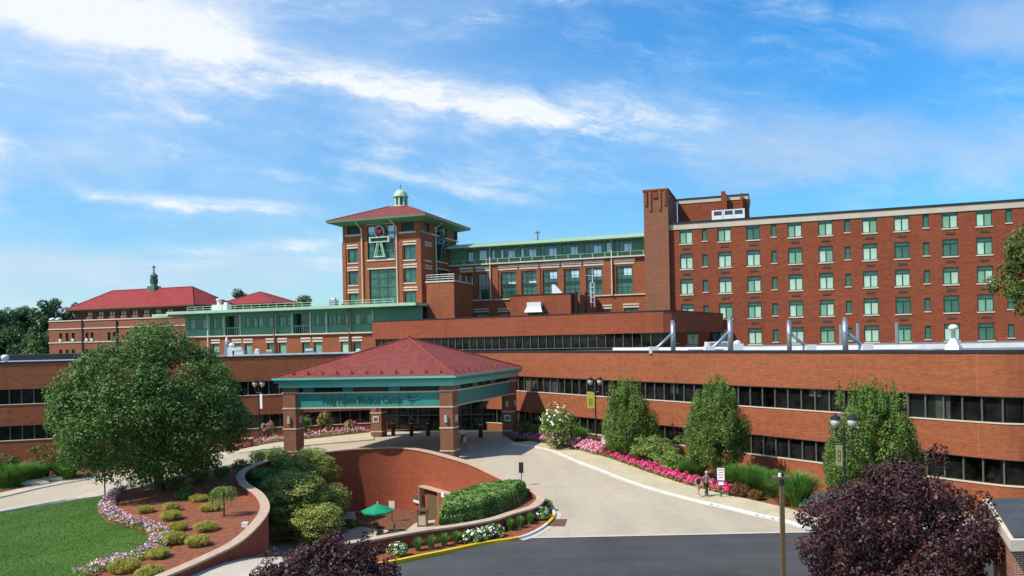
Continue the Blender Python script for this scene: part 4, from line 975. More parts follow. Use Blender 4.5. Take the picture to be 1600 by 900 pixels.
# ---------------------------------------------------------------- entrance building, curved two storey front
fp = [(-96, 77), (-80, 82), (-58.7, 88), (-46, 91.8), (-34, 95.2), (-24, 98), (-16.7, 99.6), (-9, 99.3), (-3, 96.8), (0.4, 93.9)]
front = spline(fp, 4)
A_, B_ = Vector((0.4, 93.9)), Vector((31.6, 52.3)); n_ = 12
front += [tuple(A_.lerp(B_, i / n_)) for i in range(1, n_ + 1)] + spline([(31.6, 52.3), (32.8, 51.0), (34.6, 50.2), (37, 49.8), (44, 49.6), (62, 50)], 3)[1:]
def offs(pts, d):
    out = []
    for i in range(len(pts)):
        a = Vector(pts[max(i - 1, 0)]); b = Vector(pts[min(i + 1, len(pts) - 1)]); e = (b - a).normalized(); out.append(tuple(Vector(pts[i]) + Vector((-e.y, e.x)) * d))
    return out
eb = thing('entrance_building', 'long curved two storey brick entrance building with dark ribbon windows', 'building', (0, 0, 0))
RZ = 10.6
def band_(name, z0, z1, d, th, mat, parent, pts=None, lab=None):
    o = ribbon(name, offs(pts or front, d), th, z0, z1, mat, parent)
    if lab: o['label'] = lab
    return o
band_('upper_brick_band', 7.5, RZ - .22, .2, .4, BR, eb)
band_('middle_brick_band', 3.29, 5.65, .2, .4, BR, eb)
band_('lower_brick_band', -4, 1.5, .2, .4, BR, eb)
band_('coping', RZ - .22, RZ, .2, .52, BLACK, eb)
for nm, z_ in (('sill_band', 5.65), ('sill_band', 1.5)): band_(nm, z_, z_ + .07, .18, .46, STONE, eb)
band_('window_head', 7.43, 7.5, .25, .36, SILLM, eb); band_('window_head', 3.23, 3.29, .25, .36, SILLM, eb)
for z0, z1, nm in ((5.72, 7.43, 'ribbon_window'), (1.57, 3.23, 'ribbon_window')):
    g = band_(nm, z0, z1, .5, .12, G_LOW, eb)
    # mullions at a steady spacing along the curve
    pts = offs(front, .30); mb = MB(); acc = 0.0; sp = 1.24; pv = None
    for a, b in zip(pts, pts[1:]):
        a, b = Vector(a), Vector(b); L = (b - a).length; e = (b - a) / L; nn = Vector((-e.y, e.x)); x = sp - acc
        while x < L:
            p = a + e * x; q = [p - e * .05 - nn * .08, p + e * .05 - nn * .08, p + e * .05 + nn * .12, p - e * .05 + nn * .12]
            s0_ = len(mb.v); mb.prism([tuple(k) for k in q], z0 + .005, z1 - .005); x += sp
            if pv is not None: mb.face(pv + 1, s0_, s0_ + 3, pv + 2)
            pv = s0_
        acc = (acc + L) % sp
    fr_ = mb.build('frame', MULL, g)
roofp = offs(front, .42) + [(70, 64), (80, 110), (45, 140), (-20, 150), (-95, 142)]
mb = MB(); mb.prism(roofp, RZ - .45, RZ - .30, False); mb.build('flat_roof', ROOFF, eb)
# expansion joints
mb = MB(); pts = front
for k in (40, 43, 46, 48):
    if k < len(pts) - 1:
        a, b = Vector(pts[k]), Vector(pts[k + 1]); e = (b - a).normalized(); nn = Vector((e.y, -e.x)) * .006
        for z0, z1 in ((7.51, RZ - .23), (3.3, 5.64)): 
            q0 = a + nn; q1 = a + e * .03 + nn; mb = MB(); mb.quad((*q0, z0), (*q1, z0), (*q1, z1), (*q0, z1)); mb.build('expansion_joint', JOINT, eb)
# drawn blinds behind a few panes vary the long dark strips
rnd = random.Random(21); pts = offs(front, .43)
for a, b in zip(pts, pts[1:]):
    a, b = Vector(a), Vector(b); L = (b - a).length; e = (b - a) / L
    for z0, z1 in ((5.74, 7.41), (1.6, 3.2)):
        x = .15
        while x < L - 1.1:
            if rnd.random() < .16:
                hh = rnd.choice((.35, .6, 1.0)) * (z1 - z0); w_ = min(rnd.choice((1.0, 2.0)), L - x); q0 = a + e * x; q1 = a + e * (x + w_); nn = Vector((-e.y, e.x)) * .02
                MB().prism([tuple(q0), tuple(q1), tuple(q1 + nn), tuple(q0 + nn)], z1 - hh, z1).build('window_blind', BLD[rnd.randrange(3)], eb)
            x += 1.24
# glazed entrance under the canopy
fe = Face(690, 98.4, 5)
mb = MB(); mb.M = lambda x, y, z: tuple(fe.world(x, y).to_3d() + Vector((0, 0, z)))
ua_, ub_ = fe.u_at(606), fe.u_at(786); mb.box(ua_, ub_, -.9, 0, 0, 4.2); ent = mb.build('entrance_glazing', G_LOW, eb)
mb = MB(); mb.M = lambda x, y, z: tuple(fe.world(x, y).to_3d() + Vector((0, 0, z)))
for i in range(12): x = ua_ + (ub_ - ua_) * i / 11; mb.box(x - .05, x + .05, -1.0, -.9, 0, 4.2)
mb.box(ua_, ub_, -1.02, -.9, 2.5, 2.6); mb.box(ua_, ub_, -1.03, -.9, 4.1, 4.3); mb.build('door_frame', DARKM, ent)
mb = MB(); pts_ = [tuple(Vector(p)) for p in offs(front, 24)]
wr = ribbon('white_roof_curb', [(12.2, 92), (22, 80.5), (38, 72), (64, 66)], .5, RZ - .3, RZ + .12, WHITE); tag(wr, 'long white curb running across the flat roof before the ward wing', 'roof curb')
wr = ribbon('white_roof_curb', [(-95, 85), (-58.5, 93.5), (-44, 97.5)], .6, RZ - .3, RZ + .06, WHITE); tag(wr, 'white curb along the left end of the entrance building roof', 'roof curb')
wr = ribbon('white_roof_curb', [(-36, 99.2), (-24, 102), (-17, 103)], .6, RZ - .3, RZ + .16, WHITE); tag(wr, 'white curb on the roof right behind the maple crown', 'roof curb')
# dark low parapet far left
o = MB().box(0, 26, 0, 8, 8.0, 11.2).build('plant_screen', BLACK); o.location = (*at(-60, 560, 118)[:2], 0); o.rotation_euler = (0, 0, R(6)); tag(o, 'long dark screen wall on the roof at the far left edge', 'screen wall')

# exhaust stacks with slanting ducts on the roof
def stack(px, ytop, ybase, Y, side, label, r=.28, ghost=False):
    b = at(px, ybase, Y); tp = at(px, ytop, Y); hh = tp.z - (RZ - .3)
    o = thing('exhaust_stack', label, 'exhaust stack', (b.x, b.y, RZ - .3), 0, 'exhaust stacks on the entrance roof')
    r *= .85; MB().tube([(0, 0, 0), (0, 0, hh - .3)], r, 12).build('pipe', GREY, o, True); MB().tube([(0, 0, hh - .3), (0, 0, hh)], [r * .8, r * .75], 12).build('tip', GREY, o); MB().tube([(0, 0, hh * .52), (0, 0, hh * .58)], r * 1.15, 12).build('collar', GREY, o)
    if side:
        mb = MB(); mb.tube([(0, 0, hh * .62), (side * 1.35, .2, .7), (side * 1.9, .3, .45)], r * .62, 10); mb.build('duct', GREY, o, True)
        mb = MB(); mb.box(side * 1.9 - .45, side * 1.9 + .45, -.1, .8, 0, .65); mb.build('fan_box', WHITE, o)
    return o
stack(1052, 500, 544, 76, -1, 'leftmost grey exhaust stack, its duct slanting down to the left')
stack(1141.5, 495, 543, 72, -1, 'tall grey exhaust stack second from left beside a long white pipe', .3)
stack(1233.5, 500, 543, 68, 1, 'third grey exhaust stack, thin, with duct slanting to the right', .24)
stack(1321, 496, 543, 66, 1, 'fourth grey exhaust stack with a thick duct slanting right to a fan box', .27)
for px, yt, Y, lb in ((1314.5, 507, 84, 'stubby pale pipe just left of the fourth exhaust stack'), (1341, 505, 84, 'plain grey pipe just right of the fourth exhaust stack'), (1402, 504, 84, 'thin grey pipe standing alone on the entrance roof')):
    b = at(px, 540, Y); tp = at(px, yt, Y); mesh_thing('vent_pipe', MB().tube([(0, 0, 0), (0, 0, tp.z - RZ + .3)], .2, 8), GREY, lb, 'vent pipe', (b.x, b.y, RZ - .3))
b = at(1075, 543, 74); mesh_thing('roof_pipe', MB().tube([(0, 0, .35), (3.2, -.5, .35), (3.2, -.5, 0)], .18, 8), WHITE, 'white pipe lying level on the roof between the two left exhaust stacks', 'pipe', (b.x, b.y, RZ - .3))
b = at(1490, 540, 62); o = thing('mushroom_vent', 'white mushroom vent on a flared base at the right of the roof', 'vent', (b.x, b.y, RZ - .3))
MB().lathe((0, 0, 0), [(.75, 0), (.72, .3), (.3, .9), (.2, 1.0)], 4).build('base', WHITE, o); MB().lathe((0, 0, 1.0), [(.16, 0), (.16, .7), (.34, .75), (.36, .95), (.2, 1.12), (0, 1.15)], 12).build('cowl', WHITE, o, True)
b = at(1433, 543, 60); mesh_thing('skylight', MB().prism([(-1.5, 0), (1.5, 0), (1.5, 1.2), (-1.5, 1.2)], 0, .18), WHITE, 'low white flat skylight on the roof left of the mushroom vent', 'skylight', (b.x, b.y, RZ - .3))
o = thing('roof_unit', 'white hooded unit lying on the roof beside the second exhaust stack', 'air conditioner', (*at(1152, 540, 76)[:2], RZ - .3)); MB().box(-.5, .5, -.4, .4, 0, .8).build('casing', WHITE, o); MB().lathe((0, 0, .8), [(.35, 0), (.35, .2), (0, .35)], 10).build('hood', WHITE, o)
o = thing('roof_unit', 'low white cabinet on the roof near the second tier end', 'air conditioner', (*at(1120, 537, 90)[:2], RZ - .3)); MB().box(-1.3, 1.3, -.6, .6, 0, .9).build('casing', WHITE, o); MB().box(-1, 1, -.7, -.6, .3, .8).build('louvre', GREY, o)
# left roof clutter
for i, (px, pyt, w, Y, lb) in enumerate(((354, 527, .5, 106, 'tall narrow pale flue on the roof right behind the maple'), (362, 536, 1.0, 105, 'white dish shaped cowl on the roof behind the maple'), (373, 543, 1.6, 105, 'white boxy unit on the roof beside the maple crown'), (402, 545, .8, 106, 'small white domed vent on the roof left of the canopy peak'), (422, 546, 1.2, 106, 'low tan roof box between two white vents'), (484, 544.5, 1.5, 106, 'grey square duct mouth on the roof above the canopy'), (560, 545, .8, 108, 'small white vent on the roof right beside the canopy slope'))):
    b = at(px, pyt, Y); z0 = RZ - .3; hh = max(b.z - z0, .5)
    o = thing('roof_vent', lb, 'vent', (b.x, b.y, z0)); MB().box(-w * .45, w * .45, -.4, .4, 0, hh * .7).build('base', WHITE if i in (1, 2, 3, 6) else GREY, o)
    (MB().lathe((0, 0, hh * .7), [(w * .3, 0), (w * .45, hh * .15), (w * .2, hh * .3), (0, hh * .3)], 10) if i in (0, 1, 3, 6) else MB().box(-w * .35, w * .35, -.45, .3, hh * .7, hh)).build('cowl', WHITE if i != 4 else STONE, o)
b = at(8, 562, 91); o = thing('mushroom_vent', 'small white mushroom vent on the roof at the far left edge', 'vent', (b.x, b.y, RZ - .3)); MB().lathe((0, 0, 0), [(.3, 0), (.22, .5)], 10).build('base', WHITE, o); MB().lathe((0, 0, .5), [(.2, 0), (.42, .1), (.4, .45), (.2, .6), (0, .62)], 12).build('cowl', WHITE, o, True)

# ---------------------------------------------------------------- old hip roofed building far left
FO = Face(77, 165, 19)
ob = bthing('old_brick_building', FO, 'old brown brick building with red hipped roof and small cupola at far left', 'building')
zpar = (FO.uz(78, 502.5)[1] + FO.uz(255, 497)[1]) / 2; ue = FO.u_at(300)
holes = []; ws = []
for y0, y1 in ((520.5, 534), (546.5, 558)):
    for px in (95, 105, 114.5, 136, 144, 170.5, 178.5, 200, 208, 236, 244):
        u_, z1 = FO.uz(px, y0 - (px - 95) * .02); z0 = FO.uz(px, y1 - (px - 95) * .02)[1]; ws.append((u_ - .42, u_ + .42, z0, z1))
mb = MB(); mb.wall(0, ue, 2, zpar, ws, 0, .25); mb.quad((0, 12, 2), (0, 0, 2), (0, 0, zpar), (0, 12, zpar)); mb.quad((ue, 0, 2), (ue, 12, 2), (ue, 12, zpar), (ue, 0, zpar)); mb.quad((0, 0, zpar - .4), (ue, 0, zpar - .4), (ue, 12, zpar - .4), (0, 12, zpar - .4)); mb.build('wall', BRO, ob)
for i, w_ in enumerate(ws):
    f = win(ob, *w_, 0, .25, 1, 2, G_LOW, DARKM, .06, .05, sill=.12)
    if i in (0, 2, 3, 4): MB().box((w_[0] + w_[1]) / 2 - .3, (w_[0] + w_[1]) / 2 + .3, -.25, .2, w_[2] + .05, w_[2] + .6).build('window_unit', WHITE, f)
for y in (502.5, 515, 536):
    z_ = FO.uz(78, y)[1]; MB().box(-.1, ue, -.14, .02, z_ - .1, z_ + .12).build('stone_band', STONE, ob)
u_ = FO.u_at(130); MB().box(u_ - .08, u_ + .08, -.3, -.1, 2, zpar + .3).build('downpipe', DARKM, ob); u_ = FO.u_at(184); MB().box(u_ - .1, u_ + .1, -.3, -.1, 2, zpar - .2).build('downpipe', DARKM, ob)
dB = 5.0; ua_ = FO.u_at(118, dB); ub_ = FO.u_at(303, dB); ze = (FO.uz(106, 484, dB - 1)[1] + FO.uz(305, 475, dB - 1)[1]) / 2
tw_ = []
for px in (140.5, 158, 175.5, 193, 211, 229, 247.5, 266): u_ = FO.u_at(px, dB); z1 = FO.uz(px, 486.5 - (px - 140) * .045, dB)[1]; tw_.append((u_ - .85, u_ + .85, z1 - 2.0, z1))
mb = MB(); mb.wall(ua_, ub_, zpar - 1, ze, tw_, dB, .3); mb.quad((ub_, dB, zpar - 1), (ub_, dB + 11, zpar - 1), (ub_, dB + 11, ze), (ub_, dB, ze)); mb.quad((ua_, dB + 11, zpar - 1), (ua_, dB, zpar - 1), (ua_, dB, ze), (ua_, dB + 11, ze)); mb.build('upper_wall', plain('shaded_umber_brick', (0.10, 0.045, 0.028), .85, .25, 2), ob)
for w_ in tw_: win(ob, *w_, dB, .3, 2, 2, BL_HI, DARKM, .12, .14, sill=.1)
for px in range(8): 
    u_ = FO.u_at(136 + px * 17.9); MB().box(u_, u_ + 1.6, -.1, .1, zpar + .05, zpar + .75).build('parapet_panel', BRO, ob)
zap = FO.uz(300, 448, dB + 5.5)[1]
hw = (ub_ - ua_) / 2
cu, cd = hip(ob, ua_, ub_, dB, dB + 11, ze, 1.3, zap, 0, TILEO, BRONZE, .25, rx=hw - 5)
uc_, zc_ = FO.uz(241, 453, dB + 5.5)
cp = MB().box(uc_ - 1.0, uc_ + 1.0, cd - 1, cd + 1, zap - .8, zap + .5).build('cupola', COPD, ob)
MB().lathe((uc_, cd, zap + .5), [(.85, 0), (.75, .3), (.62, .35), (.62, 1.9), (.85, 2.0), (.8, 2.15)], 8).build('drum', COPD, cp); mb = MB()
for k in range(4): a = k * math.pi / 2 + .785; mb.box(uc_ + .56 * math.cos(a) - .17, uc_ + .56 * math.cos(a) + .17, cd + .56 * math.sin(a) - .17, cd + .56 * math.sin(a) + .17, zap + 1.1, zap + 2.2)
mb.build('louvre', DARKM, cp); MB().lathe((uc_, cd, zap + 2.6), [(.8, 0), (.75, .3), (.5, .65), (.15, .85), (0, .88)], 10).build('dome', COPD, cp, True)
p = FO.world(uc_, cd); cross('roof_cross', (p.x, p.y, zap + 3.4), FO.uz(241, 415, cd)[1] - zap - 3.4, .11, BRONZE, 'tall thin cross on the small cupola of the old brick building')
for i, px in enumerate((83, 93)):
    u_ = FO.u_at(px, 3); p = FO.world(u_, 3); mesh_thing('roof_vent', MB().lathe((0, 0, 0), [(.3, 0), (.3, .5), (.65, .6), (.6, .95), (0, 1.15)], 10), WHITE, ['white round cowl on the left parapet of the old brick building', 'second white round cowl on the old brick building roof'][i], 'vent', (p.x, p.y, zpar - .1))
FO2 = Face(350, 176, 19)
hb_ = bthing('hip_roofed_pavilion', FO2, 'small building with red pyramid roof just showing behind the green roofed wing', 'building')
ua_, ub_ = 0.5, FO2.u_at(425); ze = FO2.uz(400, 474)[1]; MB().box(ua_, ub_, 0, 9, 4, ze - .2).build('wall', BRO, hb_)
hip(hb_, ua_, ub_, 0, 9, ze, 1.4, FO2.uz(395, 456.5, 4.5)[1], 0, TILEO, BRONZE, .25)

# ---------------------------------------------------------------- porte cochere
k_ = .95
zk = lambda z: 12 - (12 - z) * .9645
e3 = [Vector(c) * k_ for c in ((-24.7, 79.1), (-5.8, 77.0), (1.2, 95.6), (-17.7, 97.7))]; ZE = zk(8.55); cen = sum(e3, Vector((0, 0))) / 4
pc = thing('entrance_canopy', 'large entrance canopy with red tiled roof, teal fascia and four brick columns', 'canopy', (cen.x, cen.y, 0))
P = [c - cen for c in e3]; zap = 12.40
def sc(P_, k): return [p * k for p in P_]
mb = MB()
for i in range(4): j = (i + 1) % 4; mb.tri((*P[i], ZE), (*P[j], ZE), (0, 0, zap))
rf = mb.build('roof', TILE, pc); mb = MB()
for i in range(4): mb.tube([(*P[i], ZE + .03), (0, 0, zap + .03)], .1, 6)
mb.lathe((0, 0, zap - .1), [(.25, 0), (.2, .3), (0, .45)], 8); mb.build('ridge', TILE, rf)
mb = MB()
for i in (0, 1, 2, 3):      # snow guards along the eaves
    a, b = P[i], P[(i + 1) % 4]
    for q in range(11):
        p = a.lerp(b, (q + .7) / 11.4) * .93; zz = ZE + (zap - ZE) * .07; mb.box(p.x - .06, p.x + .06, p.y - .12, p.y + .12, zz - .03, zz + .32)
mb.build('snow_guard', TILE, rf)
def frame_ring(name, k0, k1, z0, z1, mat, parent):
    mb = MB(); A, B = sc(P, k0), sc(P, k1)
    for i in range(4):
        j = (i + 1) % 4; mb.quad((*A[i], z0), (*A[j], z0), (*A[j], z1), (*A[i], z1)); mb.quad((*B[j], z0), (*B[i], z0), (*B[i], z1), (*B[j], z1)); mb.quad((*A[i], z1), (*A[j], z1), (*B[j], z1), (*B[i], z1)); mb.quad((*A[j], z0), (*A[i], z0), (*B[i], z0), (*B[j], z0))
    return mb.build(name, mat, parent)
frame_ring('gutter', 1.008, .97, ZE - .22, ZE - .01, TEALL, pc); frame_ring('fascia', .995, .95, ZE - .5, ZE - .22, TEAL, pc); frame_ring('fascia', .965, .93, ZE - 1.0, ZE - .5, TEALL, pc)
kb0 = .89
frame_ring('beam', kb0 + .012, kb0 - .05, zk(5.45), zk(6.85), TEAL, pc); frame_ring('beam_trim', kb0 + .022, kb0 - .04, zk(6.85), zk(7.0), STONE, pc); frame_ring('beam_trim', kb0 + .02, kb0 - .04, zk(5.33), zk(5.45), STONE, pc)
mb = MB(); q = sc(P, .93); mb.quad(*[(*q[i], ZE - 1.0) for i in (3, 2, 1, 0)]); mb.build('ceiling', plain('ceiling_brown', (0.16, 0.10, 0.07), .8, .1), pc)
Q = sc(P, kb0)
for i in range(4):
    a, b = Q[i], Q[(i + 1) % 4]; e = (b - a).normalized(); nn = Vector((-e.y, e.x))
    for t_ in (.12, .37, .66): p = a.lerp(b, t_); MB().prism([tuple(p - e * .55 - nn * .02), tuple(p + e * .55 - nn * .02), tuple(p + e * .55 + nn * .3), tuple(p - e * .55 + nn * .3)], zk(7.0), ZE - .9).build('clerestory_panel', TEAL, pc)
mb = MB(); Q2 = sc(P, kb0 - .02)
for i in range(4): j = (i + 1) % 4; mb.quad((*Q2[i], zk(7.0)), (*Q2[j], zk(7.0)), (*Q2[j], ZE - .9), (*Q2[i], ZE - .9))
mb.build('clerestory_glass', G_DRK, pc)
ang = math.atan2((P[1] - P[0]).y, (P[1] - P[0]).x); ang2 = math.atan2((P[2] - P[1]).y, (P[2] - P[1]).x)
for ci, p in enumerate(sc(P, .868)):
    c = MB(); w = .64; M_ = lambda x, y, z, p=p: (p.x + x * math.cos(ang) + y * math.cos(ang2), p.y + x * math.sin(ang) + y * math.sin(ang2), z)
    c.M = M_; c.box(-w, w, -w, w, -.2, ZE - .9); col_ = c.build('column', BRT, pc)
    for z_ in (zk(1.0), zk(3.3), zk(5.4), zk(7.0)): c = MB(); c.M = M_; c.box(-w - .05, w + .05, -w - .05, w + .05, z_ - .06, z_ + .06); c.build('stone_course', STONE, col_)
    c = MB(); c.M = M_; c.box(-.13, .13, -w - .2, -w, 4.15, 4.85); c.build('wall_light', LAMPW, col_); c = MB(); c.M = M_; c.box(w, w + .18, -.13, .13, 4.15, 4.85); c.build('wall_light', LAMPW, col_)
    if ci in (2, 3): c = MB(); c.M = M_; c.box(-.35, .35, -w - .06, -w, 2.5, 3.2); c.build('notice_plate', WHITE, col_); c = MB(); c.M = M_; c.box(-.25, .25, -w - .075, -w - .06, 2.62, 3.08); c.build('notice_print', BRONZE, col_)
# lettering on the front beam
def text_mesh(body, size, mat, parent, M4, name='lettering', extr=.02):
    cu_ = bpy.data.curves.new('t', 'FONT'); cu_.body = body; cu_.size = size; cu_.extrude = extr; cu_.align_x = 'LEFT'; cu_.resolution_u = 3; cu_.offset = .004
    to = bpy.data.objects.new('t', cu_); COL.objects.link(to); dg = bpy.context.evaluated_depsgraph_get(); me = bpy.data.meshes.new_from_object(to.evaluated_get(dg)); bpy.data.objects.remove(to)
    me.transform(M4); me.materials.clear(); me.materials.append(mat); me.name = name
    return link(bpy.data.objects.new(name, me), parent), me
a, b = P[0] * (kb0 + .014), P[1] * (kb0 + .014); e = (b - a).normalized(); nn = Vector((e.y, -e.x))
LET = plain('sign_lettering', (0.012, 0.085, 0.07), .5, .05)
o_ = a.lerp(b, .215) + nn * .02
M4 = Matrix(((e.x, 0, nn.x, o_.x), (e.y, 0, nn.y, o_.y), (0, 1, 0, zk(5.82)), (0, 0, 0, 1)))
lt, me = text_mesh('Holy Name Medical Center', .98, LET, pc, M4, 'lettering', .02)
wx = max((Vector(v_.co[:2]) - o_).dot(e) for v_ in me.vertices); want = (b - a).length * .50
for v_ in me.vertices:
    d_ = (Vector(v_.co[:2]) - o_).dot(e); v_.co.x += e.x * d_ * (want / wx - 1); v_.co.y += e.y * d_ * (want / wx - 1)
mb = MB(); s0 = (a.lerp(b, .73) + nn * .05); 
def sp_(x, z): return (s0.x + e.x * x, s0.y + e.y * x, zk(6.15) + z)
for pl_ in ([(0, .35), (.35, .2), (.6, -.05)], [(1.1, .45), (.85, .1), (.6, -.1), (.45, -.45)], [(.1, .05), (.5, -.02), (1.25, .12)], [(.3, .5), (.55, .15), (.75, .1)]): mb.tube([sp_(x, z) for x, z in pl_], .035, 5)
mb.build('sign_emblem', LET, pc)
# panel joints of the sign beam
mb = MB()
for t_ in (.355, .69): p = a.lerp(b, t_) + nn * .012; mb.prism([tuple(p - e * .02), tuple(p + e * .02), tuple(p + e * .02 - nn * .1), tuple(p - e * .02 - nn * .1)], zk(5.46), zk(6.84))
mb.build('panel_joint', LET, pc)

# ---------------------------------------------------------------- vegetation
def nrm(a): return a / np.maximum(np.linalg.norm(a, axis=1, keepdims=True), 1e-9)
def quads(rng, P, N, size, aspect=0.55, T=None):
    n_ = len(P); N = nrm(N); r = rng.normal(size=(n_, 3)) if T is None else T
    t = nrm(r - N * np.sum(r * N, 1, keepdims=True)); b = np.cross(N, t); s = size * rng.uniform(.6, 1.25, (n_, 1)) * .5
    V = np.stack([P + t * s, P + b * s * aspect + N * s * .15, P - t * s, P - b * s * aspect + N * s * .15], 1).reshape(-1, 3)
    return V, np.arange(4 * n_).reshape(-1, 4)
def blobs(rng, C, Rd, n_, size, up=.35, shell=.55, aspect=.55, T=None):
    """leaf quads filling soft clumps: C (k,3) centres, Rd (k,3) radii"""
    C = np.asarray(C, float); Rd = np.asarray(Rd, float)
    if Rd.ndim == 1: Rd = np.repeat(Rd[:, None], 3, 1)
    k = len(C); w = (Rd[:, 0] * Rd[:, 2]); idx = rng.choice(k, n_, p=w / w.sum())
    d = nrm(rng.normal(size=(n_, 3))); r = rng.uniform(shell, 1.08, (n_, 1)) ** .6
    P = C[idx] + d * r * Rd[idx]
    N = d * .8 + rng.normal(size=(n_, 3)) * .45 + np.array([0, 0, up])
    if T is not None: TT = np.array([0, 0, 1.0]) + rng.normal(size=(n_, 3)) * T + d * .35
    return quads(rng, P, N, size, aspect, None if T is None else TT)
def prof(tab, t): return np.interp(t, [a for a, _ in tab], [b for _, b in tab])
def crown_clumps(rng, k, tab, Rm, hh, cr, inner=.25, flat=1.0, lump=.12, ecc=(1, 1)):
    """clump centres laid over a crown outline; tab: (height fraction, radius fraction)"""
    t = rng.uniform(0, 1, k * 3); w = prof(tab, t) + .05; t = rng.choice(t, k, p=w / w.sum()); a = rng.uniform(0, 2 * np.pi, k)
    lum = 1 + lump * (np.sin(a * 3 + t * 5) * .5 + np.sin(a * 5 - t * 9 + 1.3) * .5)
    rr = np.where(rng.uniform(size=k) < inner, rng.uniform(.1, .75, k), rng.uniform(.86, 1.0, k)) * prof(tab, t) * (Rm - cr * .8) * lum
    C = np.stack([rr * np.cos(a) * ecc[0], rr * np.sin(a) * ecc[1], t * (hh - cr * 1.3) + cr * .6], 1)
    Rd = cr * rng.uniform(.65, 1.25, k); return C, np.stack([Rd, Rd, Rd * flat], 1)
def limbs(rng, base_r, z_split, targets, n_=8, lean=(0, 0)):
    mb = MB(); sx, sy = lean
    mb.tube([(0, 0, -.3), (0, 0, 0), (sx * .3, sy * .3, z_split * .5), (sx, sy, z_split)], [base_r * 1.5, base_r * 1.12, base_r * .85, base_r * .72], 10)
    for tx, ty, tz in targets:
        q = Vector((tx, ty, tz)); s_ = Vector((sx, sy, z_split)); m1 = s_.lerp(q, .4) + Vector((rng.normal() * .3, rng.normal() * .3, abs(q.z - z_split) * .12))
        mb.tube([s_ - Vector((0, 0, .2)), m1, s_.lerp(q, .75) + Vector((rng.normal() * .2, rng.normal() * .2, .2)), q], [base_r * .55, base_r * .33, base_r * .18, base_r * .06], 6)
    return mb
def tree(name, label, cat, loc, seed, Rm, hh, z0, tab, k, cr, n_, size, mat, trunk_r=.3, group=None, flat=1.0, up=.35, T=None, aspect=.55, inner=.25, lump=.12, lean=(0, 0), extra=None, nl=6, ecc=(1, 1), barkm=None):
    rng = np.random.default_rng(seed); root = thing(name, label, cat, loc, 0, group)
    C, Rd = crown_clumps(rng, k, tab, Rm, hh, cr, inner, flat, lump, ecc); C[:, 2] += z0; C[:, 0] += lean[0]; C[:, 1] += lean[1]
    if extra is not None: C = np.concatenate([C, extra[0]]); Rd = np.concatenate([Rd, extra[1]])
    V, Fq = blobs(rng, C, Rd, n_, size, up, .5, aspect, T); npmesh('crown', V, Fq, mat, root)
    tg = [(lean[0] + Rm * .55 * math.cos(i * 2.4), lean[1] + Rm * .55 * math.sin(i * 2.4), z0 + hh * (.35 + .45 * ((i * .37) % 1))) for i in range(nl)]
    limbs(rng, trunk_r, z0 + hh * .12, tg, lean=(lean[0] * .3, lean[1] * .3)).build('trunk', barkm or BARK, root, True)
    return root
ROUND = [(0, .45), (.12, .78), (.3, .97), (.5, 1), (.7, .86), (.86, .6), (1, .15)]
# the big maple
x, y, z = gx(249, 64.5)
tree('maple_tree', 'big round dark green maple with dense crown standing in the mulch bed at left', 'tree', (x, y, z), 1, 7.95, 13.3, .9, [(0, .35), (.05, .62), (.13, .82), (.25, .97), (.41, 1), (.57, .95), (.73, .79), (.88, .46), (.96, .24), (1, .08)], 600, .95, 105000, .25, L_MAPLE, .42, lump=.10, lean=(-.4, 0), nl=9)
# hornbeams along the walk
HT = [(0, .30), (.07, .62), (.2, .88), (.38, 1), (.55, .93), (.72, .74), (.86, .48), (1, .10)]
for i, (px, Y, w, top, z0, lb) in enumerate(((982, 72, 4.9, 597, .9, 'leftmost of three upright bushy trees before the ribbon windows, nearest the pink flowers'), (1119, 63, 5.2, 597, .8, 'middle of three upright bushy trees, dark dense crown behind the walking couple'), (1362, 50.5, 6.0, 601, .5, 'largest upright bushy tree with spiky top, beside the double lantern on the right'))):
    x, y, z = gx(px, Y); ht = at(px, top, Y).z - z; rng = np.random.default_rng(40 + i)
    a = rng.uniform(0, 6.28, 34); r = rng.uniform(.05, .85, 34) * w / 2; spC = np.stack([r * np.cos(a), r * np.sin(a), ht * (.97 - .10 * (r / (w / 2)) ** 2 * 2) + rng.uniform(-.5, .45, 34)], 1)
    spR = np.stack([np.full(34, .16), np.full(34, .16), rng.uniform(.5, .95, 34)], 1)
    tree('hornbeam_tree', lb, 'tree', (x, y, z), 20 + i, w / 2 * 1.06, ht - z0 - .3, z0, HT, 260, .42, (40000, 42000, 56000)[i], .18, L_HORN, .16, 'upright trees before the entrance building', 1.9, .15, .5, .42, extra=(spC, spR), lump=.16)
# dark plum trees in front
PT = [(0, .35), (.15, .72), (.35, .98), (.55, 1), (.72, .80), (.86, .50), (1, .12)]
x, y, z = gx(1408, 30.5)
ex = np.array([[.9, .2, 6.6], [1.3, 0, 7.0], [1.7, .1, 7.2], [1.9, .3, 6.7], [3.2, 0, 4.9], [3.4, .1, 5.3], [-3.2, 0, 5.0], [-3.6, .2, 4.6], [3.6, 0, 4.2], [.2, .3, 6.9]]); exr = np.repeat(np.array([[.34, .34, .3]]), 10, 0)
tree('purple_plum_tree', 'large dark purple leaved tree in the right foreground before the brick hut', 'tree', (x, y, 0), 31, 4.1, 6.0, .9, PT, 330, .50, 52000, .155, L_PLUM, .16, None, .8, .3, extra=(ex, exr), lump=.34, inner=.35)
x, y, z = gx(512, 33)
ex = np.array([[-2.6, 0, 2.6], [-3.0, .1, 2.2], [-3.3, .2, 1.6], [-2.3, 0, 3.1], [.6, 0, 4.0], [1.6, .1, 3.5], [2.7, 0, 2.6], [-3.6, 0, 1.3], [2.2, .1, 3.2]]); exr = np.repeat(np.array([[.34, .34, .3]]), 9, 0)
